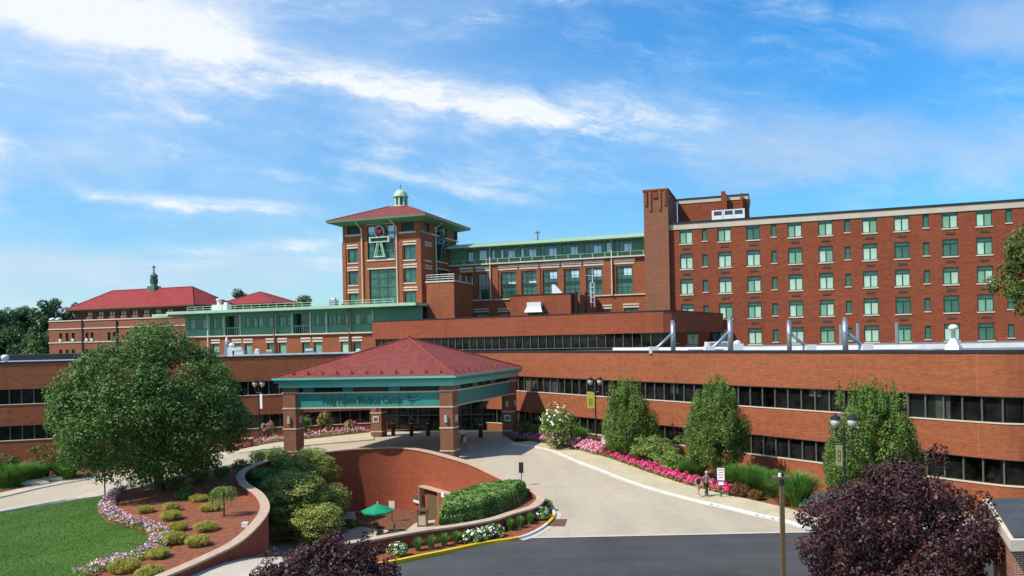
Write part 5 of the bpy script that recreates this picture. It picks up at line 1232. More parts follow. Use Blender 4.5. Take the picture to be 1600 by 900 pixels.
tree('purple_plum_tree', 'smaller dark purple leaved tree at the bottom centre before the courtyard', 'tree', (x, y, -.1), 32, 3.0, 3.2, .5, PT, 190, .42, 27000, .15, L_PLUM, .12, None, .8, .3, extra=(ex, exr), lump=.25, inner=.3)
# tree leaning in at the right edge
x, y = (1673 - 800) / 1200 * 43, 43
tree('broadleaf_tree', 'yellow green tree crown leaning in at the right edge before the ward wing', 'tree', (x + .6, y, 0), 33, 4.3, 6.8, 12.2, ROUND, 130, .62, 15000, .26, L_OAK, .3, lump=.3)

# far woods: single trees
far = [(-12, 486, 62, 0), (8, 478, 40, 0), (36, 474, 34, 0), (66, 468, 36, 0), (92, 465, 40, 0), (118, 474, 30, 0), (20, 510, 50, 0), (52, 518, 44, 0), (94, 505, 40, 0), (-20, 520, 60, 0)]
fl = ['dark tree cut by the left edge of the far wood', 'dark tree second from the left in the far wood', 'rounded dark tree in the middle of the far wood skyline', 'tall dark tree in the far wood left of the old building', 'tallest dark tree of the far wood, nearest the red roofed building', 'dark tree whose crown touches the left eave of the old building', 'lower dark tree before the far wood at the left edge', 'lower dark tree before the far wood, behind the pale green one', 'lower dark tree close behind the left corner of the old building', 'lowest dark tree of the far wood at the left picture edge']
for i, (px, top, w, _) in enumerate(far):
    Y = 205 + (i * 13) % 30 if i < 6 else 186 + (i * 7) % 12; X = (px - 800) / 1200 * Y; zt = at(px, top, Y).z; rw = w / 1200 * Y * .75
    tree('far_tree', fl[i], 'tree', (X, Y, -2), 60 + i, rw, (zt + 2) * .92, (zt + 2) * .08, [(0, .6), (.3, .9), (.6, 1), (.8, .8), (.93, .5), (1, .25)], 90, rw * .30, 14000, .70, L_FAR, .5, 'dark trees beyond the old building', lump=.2, nl=3)
for px, top, w, Y, mt, lb in ((56, 529, 44, 180, L_LIGHT, 'bright light green tree beside the left corner of the old brick building'), (376, 450, 40, 215, L_FAR, 'dark tree top showing between the two red hipped roofs'), (476, 459, 42, 215, L_FAR, 'round dark tree top above the green roof, left of the tower'), (545, 466, 26, 215, L_FAR, 'sliver of dark tree showing at the left foot of the tower'), (320, 456, 40, 225, L_FAR, 'dark foliage peeking over the right slope of the red roof')):
    X = (px - 800) / 1200 * Y; zt = at(px, top, Y).z; rw = w / 1200 * Y * .55; tree('far_tree', lb, 'tree', (X, Y, -2), int(px), rw, (zt + 2) * .8, (zt + 2) * .2, [(0, .6), (.3, .9), (.6, 1), (.8, .85), (.93, .6), (1, .3)], 80, rw * .34, 13000, .6, mt, .5, None, lump=.2, nl=3)

# shrubs built like low crowns
def shrub(name, label, loc, seed, Rm, hh, n_, size, mat, cr=.3, k=50, tab=ROUND, group=None, flat=.8, z0=0.05, up=.5, ecc=(1, 1), cat='shrub', T=None, fl=None, inner=.3, stems=True):
    rng = np.random.default_rng(seed); root = thing(name, label, cat, loc, 0, group)
    C, Rd = crown_clumps(rng, k, tab, Rm, hh, cr, inner, flat, .1, ecc); C[:, 2] += z0
    V, Fq = blobs(rng, C, Rd, n_, size, up, .5, .55, T); npmesh('foliage', V, Fq, mat, root)
    if stems:
        mb = MB()
        for i in range(5): a = i * 1.26; mb.tube([(0, 0, -.1), (Rm * .25 * math.cos(a), Rm * .25 * math.sin(a), hh * .4), (Rm * .5 * math.cos(a), Rm * .5 * math.sin(a), hh * .75)], [.05 + Rm * .02, .04, .02], 5)
        mb.build('stem', BARK, root)
    if fl:
        m_, nf, sz = fl; d = nrm(rng.normal(size=(nf, 3)) + np.array([0, -.5, .5])); P = np.array([0, 0, z0 + hh * .5]) + d * np.array([Rm * ecc[0], Rm * ecc[1], hh * .52]) * 1.02
        V, Fq = quads(rng, P, d, sz, .9); npmesh('blossom', V, Fq, m_, root)['kind'] = 'stuff'
    return root
# big yellow green shrubs in the courtyard entry
for i, (px, py, Y, r_, mt, lb) in enumerate(((456, 778, 65.5, 3.25, L_SHRUB, 'largest yellow green layered shrub rising from the courtyard entry'), (484, 733, 72, 2.9, L_SHRUB, 'rounded yellow green shrub top behind the largest one, below the left canopy column'), (497, 815, 62.5, 2.2, L_SHRUB, 'lower yellow green shrub in front of the largest one, above the plum tree'), (515, 776, 68, 1.9, L_SHRUB, 'small dark lobed shrub against the red retaining wall'), (424, 734, 74.5, 2.9, L_HORN, 'dark green shrub tucked behind the curved planter wall'), (412, 752, 69.5, 2.0, L_HORN, 'dark green low shrub inside the tight bend of the planter wall'), (546, 826, 70, 1.0, L_HORN, 'small bright green mound behind the bottom centre plum tree'))):
    c = at(px, py, Y); zf = hc(c.x, c.y); hh = c.z - zf + r_ * .75
    tb = [(0, .45), (.25, .7), (.45, .92), (.65, 1), (.8, .92), (.92, .68), (1, .35)] if i != 6 else ROUND
    shrub('layered_shrub' if i not in (4, 5, 6) else 'dark_shrub', lb, (c.x, c.y, zf), 80 + i, r_, hh, int(22000 * (r_ / 2.6) ** 1.6), .19, mt, .62 if r_ > 1.2 else .3, int(230 * r_ / 2.6), tb, None, .50, 0.1, 1.1, inner=.3)
# clipped low yews on the mulch
yews = [(311, 778, .72, 'clipped mound at the edge of the maple shade, above the others'), (227, 796, .62, 'clipped mound nearest the flower border beside the maple shade'), (267, 793, .66, 'upper of two clipped mounds stacked left of the bed centre'), (329, 793, .74, 'clipped mound beside the weeping tree'), (267, 807, .78, 'lower of two clipped mounds stacked left of the bed centre'), (278, 824, .62, 'clipped mound in the bed middle, below the stacked pair'), (322, 824, .78, 'bright clipped mound alone in the right of the mulch bed'), (269, 844, .86, 'largest clipped mound, touching the purple flowers'), (309, 848, .72, 'clipped mound near the planter wall, right of the largest'), (246, 866, .72, 'clipped mound beside the red flowers, below the largest'), (194, 888, .80, 'clipped mound farthest left at the bottom, by the purple and white flowers'), (235, 899, .74, 'clipped mound cut by the bottom of the picture')]
yp = None
for i, (px, py, r_, lb) in enumerate(yews):
    x, y = G(px, py + 5, .03)
    if yp is None: yp = o = shrub('clipped_shrub', 'yellow green ' + lb, (x, y, hgt(x, y) + .02), 7, .95, .86, 12000, .075, L_YEW, .17, 230, [(0, .6), (.25, .92), (.5, 1), (.75, .88), (.92, .6), (1, .35)], 'yellow green clipped shrubs on the mulch', .8, 0, .6, inner=.4)
    else: o = dup(yp, None, (x, y, hgt(x, y) + .02), i * 1.3, 'yellow green ' + lb)
    o.scale = (r_ / .87, r_ / .87 * .95, r_ / .93 * (.86 + .1 * (i % 3)))
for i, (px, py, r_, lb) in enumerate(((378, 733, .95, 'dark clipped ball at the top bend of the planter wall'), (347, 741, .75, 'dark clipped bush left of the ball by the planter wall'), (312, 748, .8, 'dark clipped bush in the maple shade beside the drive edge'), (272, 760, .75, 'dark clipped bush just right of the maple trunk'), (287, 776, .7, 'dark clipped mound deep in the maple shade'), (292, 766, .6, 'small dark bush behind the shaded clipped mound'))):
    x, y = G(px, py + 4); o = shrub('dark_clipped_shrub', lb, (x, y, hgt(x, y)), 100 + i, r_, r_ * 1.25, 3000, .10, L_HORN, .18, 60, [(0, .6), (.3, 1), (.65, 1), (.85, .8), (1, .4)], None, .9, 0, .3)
# weeping tree
x, y = G(350, 807); wt = thing('weeping_tree', 'small weeping tree with drooping crown on the mulch by the planter wall', 'tree', (x, y, 0)); rng = np.random.default_rng(9)
MB().tube([(0, 0, -.1), (.03, 0, .8), (-.02, 0, 1.55)], [.06, .05, .04], 7).build('trunk', BARK, wt, True)
n_ = 60; P = []; T = []
for i in range(n_):
    a = rng.uniform(0, 6.28); R_ = rng.uniform(.45, 1.0); d = rng.uniform(.7, 1.45)
    for t in np.linspace(0, 1, 42): r_ = R_ * (1 - (1 - t) ** 2.2); P.append((r_ * math.cos(a) * 1.02, r_ * math.sin(a), 1.95 - d * t ** 2.2 + .12 * math.sin(3 * t))); T.append((math.cos(a) * .3, math.sin(a) * .3, -1))
P = np.array(P) + rng.normal(size=(len(P), 3)) * .04; V, Fq = quads(rng, P, rng.normal(size=P.shape) + np.array([0, -.3, .5]), .12, .5, np.array(T) + rng.normal(size=P.shape) * .3); npmesh('crown', V, Fq, L_PINE, wt)
# hedge on its raised planter
CP = [G(686, 824, .36), G(722, 819, .36), G(757, 811, .36), G(788, 800, .36), G(808, 790, .36), G(820, 781, .36)]; CB = [G(825, 758, 1.25), G(796, 752, 1.35), G(757, 758, 1.35), G(718, 766, 1.35), G(690, 779, 1.35)]
hp = CP + CB
fr = [p for p in C_CAP if p[1] < C_CAP[tipi][1] and p[0] > CP[0][0] - .3]; bk_ = [p for p in C_CAP[:tipi + 1] if p[0] > CB[1][0] + .8]
pp = bk_ + fr + [(CP[0][0] - .4, CP[0][1] + .2), (CB[-1][0] - .3, CB[-1][1] + .4), (CB[2][0], CB[2][1] + .5), (CB[1][0], CB[1][1] + .6)]
pl = MB().prism(pp, CY, .35).build('hedge_planter', BRL); tag(pl, 'brick edged raised planter that carries the big hedge inside the wall tip', 'planter')
sheet('planter_mulch', pp, .37, MULCH, .7)
rng = np.random.default_rng(12); hd = thing('hedge', 'thick rounded glossy green hedge filling the tip of the curved wall', 'hedge', (hp[0][0], hp[0][1], .36))
N_ = 60000; xs = [p[0] for p in hp]; ys = [p[1] for p in hp]
Q = np.stack([rng.uniform(min(xs), max(xs), N_), rng.uniform(min(ys), max(ys), N_)], 1); Q = Q[inpoly(Q, hp)]
def edge_d(Q):
    best = np.full(len(Q), 9.0); nr = np.zeros((len(Q), 2))
    for i in range(len(hp)):
        a, b = np.array(hp[i]), np.array(hp[(i + 1) % len(hp)]); e = b - a; t = np.clip(((Q - a) @ e) / (e @ e), 0, 1); d = Q - (a + t[:, None] * e); l = np.linalg.norm(d, axis=1); k = l < best
        best[k] = l[k]; nr[k] = -(d[k] / np.maximum(l[k], 1e-6)[:, None])
    return best, nr
RW = 0.55; dQ, nQ = edge_d(Q); cc_ = np.clip(1 - dQ / RW, 0, 1)
keep = rng.uniform(size=len(Q)) < np.where(dQ < .12, 1.0, np.where(dQ < RW, .70, .50)); Q, dQ, nQ, cc_ = Q[keep], dQ[keep], nQ[keep], cc_[keep]
lump = .10 * np.sin(Q[:, 0] * 2.3) + .07 * np.sin(Q[:, 1] * 3.1 + 1)
zQ = (1.12 + lump * .8) * np.sqrt(np.clip(1 - cc_ ** 2.8, 0, 1)) + .12; low = dQ < .12; zQ[low] = rng.uniform(.03, .7, low.sum())
P = np.c_[Q, zQ - rng.uniform(0, .20, len(Q))]; N = rng.normal(size=P.shape) * .45 + np.c_[nQ * (cc_[:, None] * 1.2), .25 + (1 - cc_)]
# thicken the sides
for rep_ in range(3):
    k = (dQ < .45); Pk = P[:len(Q)][k].copy(); Pk[:, :2] = Q[k]; Pk[:, 2] = rng.uniform(.05, 1.0, k.sum()) * zQ[k] * 1.0; Nk = rng.normal(size=Pk.shape) * .45 + np.c_[nQ[k], np.full(k.sum(), .3)]; P = np.concatenate([P, Pk]); N = np.concatenate([N, Nk])
P[:, 0] -= hp[0][0]; P[:, 1] -= hp[0][1]
V, Fq = quads(rng, P, N, .18, .62); npmesh('foliage', V, Fq, L_HEDGE, hd)
ci = [((p[0] - hp[0][0]), (p[1] - hp[0][1])) for p in hp]; cc = (sum(p[0] for p in ci) / len(ci), sum(p[1] for p in ci) / len(ci))
MB().prism([(cc[0] + (p[0] - cc[0]) * .7, cc[1] + (p[1] - cc[1]) * .6) for p in ci], 0, .6).build('stem', BARK, hd)  # solid dark core added inside the leaves to keep the hedge opaque

# ornamental grasses
def grass(label, loc, seed, r_, hh, n_=1500, group=None, mat=None, name='ornamental_grass', w=.035):
    rng = np.random.default_rng(seed); a = rng.uniform(0, 6.28, n_); L = hh * rng.uniform(.75, 1.2, n_); out = r_ * rng.uniform(.15, 1.0, n_); b0 = np.stack([np.cos(a), np.sin(a)], 1) * (rng.uniform(0, .35, (n_, 1)) * r_)
    Vs = []; side = np.stack([-np.sin(a), np.cos(a)], 1) * w; ts = [0, .4, .75, 1.0]
    for t in ts:
        o2 = b0 + np.stack([np.cos(a), np.sin(a)], 1) * (out * t ** 1.7)[:, None]; z_ = L * (t - .32 * t ** 3 * (out / r_)) ; ww_ = 1 - t * .85
        Vs.append(np.c_[o2 + side * ww_, z_]); Vs.append(np.c_[o2 - side * ww_, z_])
    V = np.stack(Vs, 1).reshape(-1, 3); base = (np.arange(n_) * 8)[:, None]
    Fq = np.concatenate([base + np.array([[2 * i, 2 * i + 1, 2 * i + 3, 2 * i + 2]]) for i in range(3)], 1).reshape(-1, 4)
    o = npmesh(name, V, Fq, mat or L_GRASS); o.location = loc; return tag(o, label, 'grass plant', group)
gl = [(1150, 760, 59, 1.5, 1.9, 'left clump of tall fountain grass behind the round rusty shrubs'), (1175, 762, 57.5, 1.7, 2.0, 'middle clump of tall fountain grass between the sign and the right clump'), (1205, 768, 56, 1.5, 1.9, 'fountain grass clump behind the third rusty shrub'), (1246, 778, 53, 1.9, 2.3, 'largest right clump of fountain grass, next to the blue spruce'), (1085, 745, 63.5, 1.5, 1.6, 'fountain grass clump behind the walking couple'), (1062, 745, 66, 1.2, 1.3, 'short fountain grass clump below the light green pine'), (962, 715, 74, 1.4, 1.3, 'dark grass clump behind the small white sign by the lantern'), (1010, 728, 71, 1.3, 1.2, 'grass clump at the foot of the light green pine'), (903, 690, 82.5, 1.4, 1.6, 'olive grass clump left of the tall lantern with yellow banner'), (10, 766, 80, 2.4, 2.2, 'big grass clump at the left edge before the brick wall'), (30, 763, 81, 2.3, 2.2, 'second grass clump from the left edge before the brick wall'), (52, 755, 82.5, 2.2, 2.0, 'third grass clump from the left, behind the pale stones'), (104, 748, 84, 2.2, 2.3, 'grass clump under the left side of the maple crown')]
for i, (px, py, Y, r_, hh, lb) in enumerate(gl):
    x, y, z = gx(px, Y); grass(lb, (x, y, z + .08), 200 + i, r_, hh, 1900, None, None, w=.035)
for i, (px, py, lb) in enumerate(((653, 862, 'leftmost of three small grass tufts by the yellow kerb'), (674, 859, 'middle of three small grass tufts by the yellow kerb'), (694, 855, 'rightmost of three small grass tufts by the yellow kerb'), (713, 851, 'grass tuft right beside the white flowering shrubs'), (796, 830, 'grass tuft in the kerb bed left of the green pair'), (812, 826, 'grass tuft in the kerb bed below the hedge'), (828, 820, 'grass tuft in the kerb bed near the wall tip'))):
    x, y = G(px, py); grass(lb, (x, y, hgt(x, y) + .05), 230 + i, .42, .75, 240, 'grass tufts in the kerb bed', None, 'grass_tuft', .02)
for i, (px, py, r_, lb) in enumerate(((621, 871, .6, 'white flowering low shrub at the left end of the yellow kerb'), (737, 850, .65, 'left one of the three white flowering shrubs by the kerb'), (754, 845, .6, 'middle white flowering shrub by the kerb'), (771, 841, .7, 'right, fullest white flowering shrub by the kerb'), (846, 812, .65, 'white flowering shrub at the tip of the kerb bed'), (853, 798, .6, 'green shrub with few flowers at the top of the kerb bed'))):
    x, y = G(px, py); shrub('flowering_shrub', lb, (x, y, hgt(x, y) + .05), 240 + i, r_, .8, 1900, .12, L_HEDGE, .18, 30, ROUND, None, .9, 0, .5, fl=(FL_WHITE, 40 if i != 5 else 8, .13))
# rusty barberries, olive shrubs, blue spruce
for i, (px, py, r_, lb) in enumerate(((1155, 776, .78, 'largest round rusty red shrub before the fountain grass'), (1181, 781, .58, 'second round rusty red shrub on the mulch'), (1205, 776, .42, 'smallest rusty red shrub under the fountain grass'), (1228, 789, .75, 'rusty red shrub behind the foreground lamp pole'))):
    x, y = G(px, py, .1); shrub('rusty_shrub', lb, (x, y, hgt(x, y) + .1), 260 + i, r_, r_ * 1.35, 3200, .085, L_RUST, .16, 60, [(0, .6), (.3, 1), (.65, 1), (.85, .8), (1, .35)], None, .9, 0, .4)
for i, (px, Y, r_, hh, mt, lb) in enumerate(((820, 88, 1.5, 1.9, L_OLIVE, 'olive shrub beside the right canopy column'), (842, 86, 1.4, 1.8, L_OLIVE, 'olive shrub between the canopy column and the blush flowering bush'), (920, 79.5, 1.2, 1.5, L_OLIVE, 'low olive shrub beside the foot of the tall lantern'), (5, 82.5, 1.9, 3.3, L_OLIVE, 'round olive shrub at the left edge above the grass clumps'), (73, 84.5, 2.2, 3.9, L_OLIVE, 'round golden olive shrub above the pale stones at left'), (25, 84, 1.2, 2.0, L_HORN, 'dark small shrub between the two olive shrubs at left'))):
    x, y, z = gx(px, Y); shrub('olive_shrub' if mt is L_OLIVE else 'dark_shrub', lb, (x, y, z + .08), 270 + i, r_, hh, 4200, .17, mt, .36, 70, [(0, .3), (.25, .6), (.5, .95), (.75, 1), (.9, .75), (1, .3)] if i in (3, 4) else ROUND, None, .8, 0, .5)
x, y, z = gx(1300, 50.5); shrub('blue_spruce_shrub', 'low spreading blue grey spruce between the fountain grass and the plum tree', (x, y, hgt(x, y) + .1), 280, 2.0, 1.7, 5200, .17, L_BLUE, .32, 70, [(0, 1), (.3, .95), (.6, .7), (.85, .4), (1, .15)], None, .4, 0, .8)
x, y, z = gx(872, 79); shrub('flowering_bush', 'tall bush dotted with blush pink blossoms before the ribbon windows', (x, y, hgt(x, y) + .1), 281, 2.0, 4.4, 6500, .2, L_HEDGE, .4, 110, ROUND, None, 1.0, .3, .4, fl=(FL_BLUSH, 60, .28))
# cloud pruned pine
pr = np.random.default_rng(77); x, y, z = gx(1000, 70.5); pt = thing('cloud_pine', 'light green irregular pine with layered pads spreading beside the pink border', 'tree', (x, y, hgt(x, y) + .1))
pads = [(985, 684, 71.5, 1.5), (1004, 681, 71, 1.6), (1022, 690, 70, 1.5), (1008, 700, 69, 1.4), (1040, 702, 68.5, 1.5), (1030, 716, 67.5, 1.3), (1056, 716, 66.5, 1.3), (1070, 728, 65.5, 1.2), (1048, 730, 66, 1.2), (1078, 722, 66, .9), (1016, 718, 69, 1.1), (975, 678, 72, .9), (1036, 737, 66.5, .9)]
C = []; Rr = []
for px, py, Y, r_ in pads:
    c = at(px, py, Y) - Vector((x, y, hgt(x, y) + .1)); 
    for j in range(9): C.append((c.x + pr.normal() * r_ * .42, c.y + pr.normal() * r_ * .42, c.z + pr.normal() * .18)); Rr.append((r_ * .42, r_ * .42, r_ * .26))
V, Fq = blobs(pr, C, Rr, 15000, .2, .9, .4, .4); npmesh('crown', V, Fq, L_PINE, pt)
mb = MB(); mb.tube([(-.6, .8, -.2), (-.5, .7, 1), (.2, .2, 2.0), (1.2, -1.2, 2.1), (2.2, -2.6, 1.6)], [.2, .17, .14, .1, .05], 8); mb.tube([(-.5, .7, 1), (-.8, 1, 2.2)], [.13, .06], 6); mb.build('trunk', BARK, pt, True)

# flower borders (nobody could count them)
def border(name, label, line, w, n_fl, mat_f, n_lf, seed, hh=.4, hump=.3, sz=.14, off=.15, lf=None):
    rng = np.random.default_rng(seed); L = np.array(line, float); seg = np.linalg.norm(np.diff(L, axis=0), axis=1); cum = np.r_[0, np.cumsum(seg)]
    def pts(n_, zlo, zhi):
        s_ = rng.uniform(0, cum[-1], n_); i = np.clip(np.searchsorted(cum, s_) - 1, 0, len(seg) - 1); t = (s_ - cum[i]) / seg[i]; d = (L[i + 1] - L[i]) / seg[i][:, None]; nn = np.stack([-d[:, 1], d[:, 0]], 1)
        q = rng.uniform(0, 1, n_); P = L[i] + d * (t * seg[i])[:, None] + nn * (off + q * w)[:, None]
        h_ = hh * (1 + .25 * np.sin(s_ * 4.1) + .2 * np.sin(s_ * 9.7 + q * 5)) * (.55 + hump * 2 * np.sqrt(np.clip(1 - (2 * q - 1) ** 2, 0, 1)))
        z_ = np.array([hgt(a, b) for a, b in P]) + .12 + h_ * rng.uniform(zlo, zhi, n_); return np.c_[P, z_]
    A = pts(n_lf, .1, .92); V1, F1 = quads(rng, A, rng.normal(size=A.shape) * .5 + [0, -.2, .8], .16); B = pts(n_fl, .85, 1.12); V2, F2 = quads(rng, B, rng.normal(size=B.shape) * .45 + [0, -.5, .8], sz, .95)
    V = np.concatenate([V1, V2]); Fq = np.concatenate([F1, F2 + len(V1)]); o = npmesh(name, V, Fq, lf or L_HEDGE); o.data.materials.append(mat_f)
    mi = np.zeros(len(Fq), np.int32); mi[len(F1):] = 1; o.data.polygons.foreach_set('material_index', mi); return tag(o, label, 'flowers', None, 'stuff')
def cut(line, a, b): return [p for p in line if a <= p[0] * 1200 / p[1] + 800 <= b]
border('flower_bed', 'purple bedding flowers in the shade beside the canopy column', spline(Gs([(796, 688), (815, 689), (846, 695)]), 3), 2.6, 1800, FL_PURP, 2400, 301, .5, off=.1)
border('flower_bed', 'pale pink bedding flowers massed along the walk below the blush bush', spline(Gs([(842, 694), (868, 698), (900, 706), (930, 714)]), 3), 2.5, 4600, FL_PINK, 3600, 302, .6, off=.1)
border('flower_bed', 'hot pink flower border running along the walk to the walking couple', spline(Gs([(932, 713), (970, 726), (1005, 739), (1040, 751), (1075, 762), (1117, 773), (1142, 779)]), 4), 1.15, 4200, FL_HOT, 4200, 303, .5, off=.1)
ls = spline(Gs([(215, 763), (178, 771), (163, 784), (156, 800), (170, 815), (200, 825), (227, 831), (238, 843), (234, 857), (215, 870), (175, 882), (133, 896), (112, 903)]), 4)
border('flower_bed', 'mixed white, purple and red bedding flowers curving between lawn and mulch', ls, 1.15, 2300, FL_MIX, 6500, 304, .34, sz=.12, off=-.1)
border('flower_bed', 'pink bedding flowers along the far left pavement before the brick wall', spline(Gs(LSIDE)[6:], 4), 1.8, 1400, FL_PINK, 2600, 305, .5, off=.3)
for i, (px, Y, hh, lb) in enumerate(((420, 94, 2.0, 'leafy bush with red blooms right of the left lantern'), (478, 95.5, 2.2, 'leafy bush with red blooms just behind the left canopy column'), (509, 96, 2.6, 'tallest leafy bush with red blooms, seen through the canopy'), (548, 96, 1.4, 'small bush with red blooms left of the back canopy column'))):
    x, y, z = gx(px, Y); shrub('flowering_bush', lb, (x, y, hgt(x, y) + .1), 310 + i, 1.1, hh, 1500, .2, L_HEDGE, .3, 30, ROUND, None, .9, .1, .4, fl=(FL_HOT, 26, .3))
# pale boulders at left
rnd = random.Random(4)
for i, (px, py, lb) in enumerate(((54, 757, 'pale flat boulder under the grass at left'), (76, 752, 'second pale boulder right of the first, near the maple'))):
    x, y = G(px, py, .1); mb = MB(); mb.lathe((0, 0, -.1), [(.0, 0), (1.0, .05), (1.15, .25), (.8, .5), (.3, .6), (0, .6)], 9); mb.v = [(a * (1 + rnd.uniform(-.15, .15)) * 1.3, b * .6, c * (1 + rnd.uniform(-.1, .1))) for a, b, c in mb.v]; mesh_thing('boulder', mb, PAVE, lb, 'rock', (x, y, hgt(x, y) + .1), i * .5)

# ---------------------------------------------------------------- street furniture
def lantern_post(px, Y, label, banner, bside=-1, hh=7.4):
    x, y, z = gx(px, Y); o = thing('lamp_post', label, 'street lamp', (x, y, z + .13), R(-12))
    MB().lathe((0, 0, 0), [(.26, 0), (.26, .25), (.17, .35), (.15, .9), (.10, 1.0), (.085, 1.2)], 12).build('base', DARKM, o); MB().tube([(0, 0, 1.1), (0, 0, hh - .9)], [.085, .06], 10).build('post', DARKM, o)
    mb = MB()
    for s_ in (-1, 1): mb.tube([(0, 0, hh - 1.7), (s_ * .35, 0, hh - 1.6), (s_ * .48, 0, hh - 1.25), (s_ * .48, 0, hh - 1.05)], .045, 6); mb.tube([(0, 0, hh - 1.2), (s_ * .25, 0, hh - 1.45), (s_ * .42, 0, hh - 1.3)], .03, 5)
    mb.tube([(0, 0, hh - .9), (0, 0, hh - .5)], [.06, .01], 6); mb.build('arm', DARKM, o)
    for s_ in (-1, 1):
        l = MB().lathe((s_ * .48, 0, hh - 1.05), [(.12, 0), (.2, .1), (.16, .16)], 10).build('lantern', DARKM, o); MB().lathe((s_ * .48, 0, hh - .89), [(.17, 0), (.28, .25), (.27, .48)], 12).build('globe', LAMPW, l, True); MB().lathe((s_ * .48, 0, hh - .41), [(.31, 0), (.27, .16), (.1, .28), (.03, .42), (0, .43)], 12).build('cap', DARKM, l)
    if banner:
        c_, w, z0, z1 = banner; b_ = MB().box(bside * .12 if bside > 0 else -.12 - w, .12 + w if bside > 0 else -.12, -.015, .015, z0, z1).build('banner', c_, o)
        MB().tube([(0, 0, z1), (bside * (w + .15), 0, z1)], .02, 5).build('banner_bar', DARKM, o)
        if c_ is not WHITE:
            mb = MB(); cxx = bside * (.12 + w / 2); mb.box(cxx - w * .22, cxx + w * .22, -.03, .03, z0 + .3, z0 + .36); mb.box(cxx - w * .22, cxx + w * .22, -.03, .03, z0 + .9, z0 + .96); mb.box(cxx - w * .22, cxx - w * .12, -.03, .03, z0 + .36, z0 + .9); mb.box(cxx + w * .12, cxx + w * .22, -.03, .03, z0 + .36, z0 + .9); mb.box(cxx - w * .12, cxx + w * .12, -.03, .03, z0 + .6, z0 + .66); mb.build('banner_mark', BRONZE, b_)
    return o
BAN = plain('yellow_green_banner', (0.36, 0.36, 0.03), .7, .05)
lantern_post(406, 89.5, 'black double lantern post with white banner before the left brick wall', (WHITE, .3, 3.9, 5.6), 1)
lantern_post(932, 78.5, 'black double lantern post with yellow green banner beside the pink flowers', (BAN, .75, 4.1, 5.8), -1)
lantern_post(1322, 46.9, 'black double lantern post with tan banner before the largest upright tree', (plain('tan_banner', (.30, .26, .12), .7, .05), .38, 3.7, 5.0), -1, 6.95)
x, y = at(1221, 745, 32.5)[:2]; zt = at(1221, 744, 32.5).z; o = thing('area_light', 'brown square pole with flat floodlight head in the right foreground', 'street lamp', (x, y, 0)); MB().box(-.085, .085, -.085, .085, 0, zt - .1).build('pole', BRONZE, o); MB().box(-.34, .34, -.2, .2, zt - .1, zt).build('luminaire', BRONZE, o); MB().lathe((0, 0, zt), [(.1, 0), (.1, .12), (.03, .2)], 8).build('photocell', DARKM, o); MB().lathe((-.1, -.1, zt), [(.07, 0), (.06, .14), (0, .16)], 8).build('sensor', WHITE, o)
def signpost(px, py, label, panels, hh, name='sign', Y=None, off=.13, lines=True, mat=None, back=None, zf=0):
    x, y = G(px, py, .13) if Y is None else gx(px, Y)[:2]
    o = thing(name, label, 'sign', (x, y, zf + off + (hgt(x, y) if zf == 0 else 0)), R(-15)); MB().tube([(0, 0, 0), (0, 0, hh)], .035, 7).build('post', DARKM, o)
    for w, z0, z1 in panels:
        p = MB().box(-w / 2 - .03, w / 2 + .03, -.055, -.03, z0 - .03, z1 + .03).build('panel', DARKM, o); MB().box(-w / 2, w / 2, -.062, -.054, z0, z1).build('face', mat or WHITE, p)
        if lines and z1 - z0 > .4:
            mb = MB(); n_ = 4
            for i in range(n_): zz = z1 - .12 - i * (z1 - z0 - .15) / n_; ww_ = w * (.36 - .08 * (i % 2)); mb.box(-ww_, ww_, -.068, -.061, zz - .035, zz + .015)
            mb.build('print', RED if lines == 'r' else GREY, p)
    return o
signpost(943.5, 710, 'small white sign on a black post beside the tall lantern with yellow banner', [(.36, 1.0, 1.75)], 1.8)
signpost(1127, 777, 'taller white sign with small lower plate beside the walking couple', [(.52, 1.25, 2.15), (.38, .9, 1.15)], 2.2, lines='r')
signpost(815, 757, 'dark backed narrow sign on a post at the edge of the drive', [(.32, 1.1, 1.9)], 1.95, mat=DARKM, lines=False, off=0)
signpost(727, 708, 'small pale sign on a post under the canopy shadow', [(.35, .9, 1.5)], 1.55, Y=79, off=0, mat=PAVE)
x, y = G(164, 773); o = MB().tube([(0, 0, 0), (0, 0, 3.4)], .06, 8).build('thin_post', DARKM); o.location = (x, y, hgt(x, y)); tag(o, 'thin dark post at the lawn edge under the maple crown', 'post')
# bollards under the canopy
for i, (px, Y, lb) in enumerate(((614.5, 92, 'dark bollard nearest the back left canopy column'), (643, 91.5, 'second dark bollard left of the front canopy column'), (669, 91, 'dark bollard just left of the front right canopy column'), (751, 88.5, 'dark bollard right of the person under the canopy'))):
    x, y, z = gx(px, Y); o = thing('bollard', lb, 'bollard', (x, y, z + .02), 0, 'bollards at the entrance'); MB().lathe((0, 0, 0), [(.24, 0), (.24, 1.7), (.18, 1.85), (0, 1.9)], 12).build('shaft', DARKM, o); MB().lathe((0, 0, 1.45), [(.245, 0), (.245, .14)], 12).build('stripe', YEL if i == 0 else GREY, o)
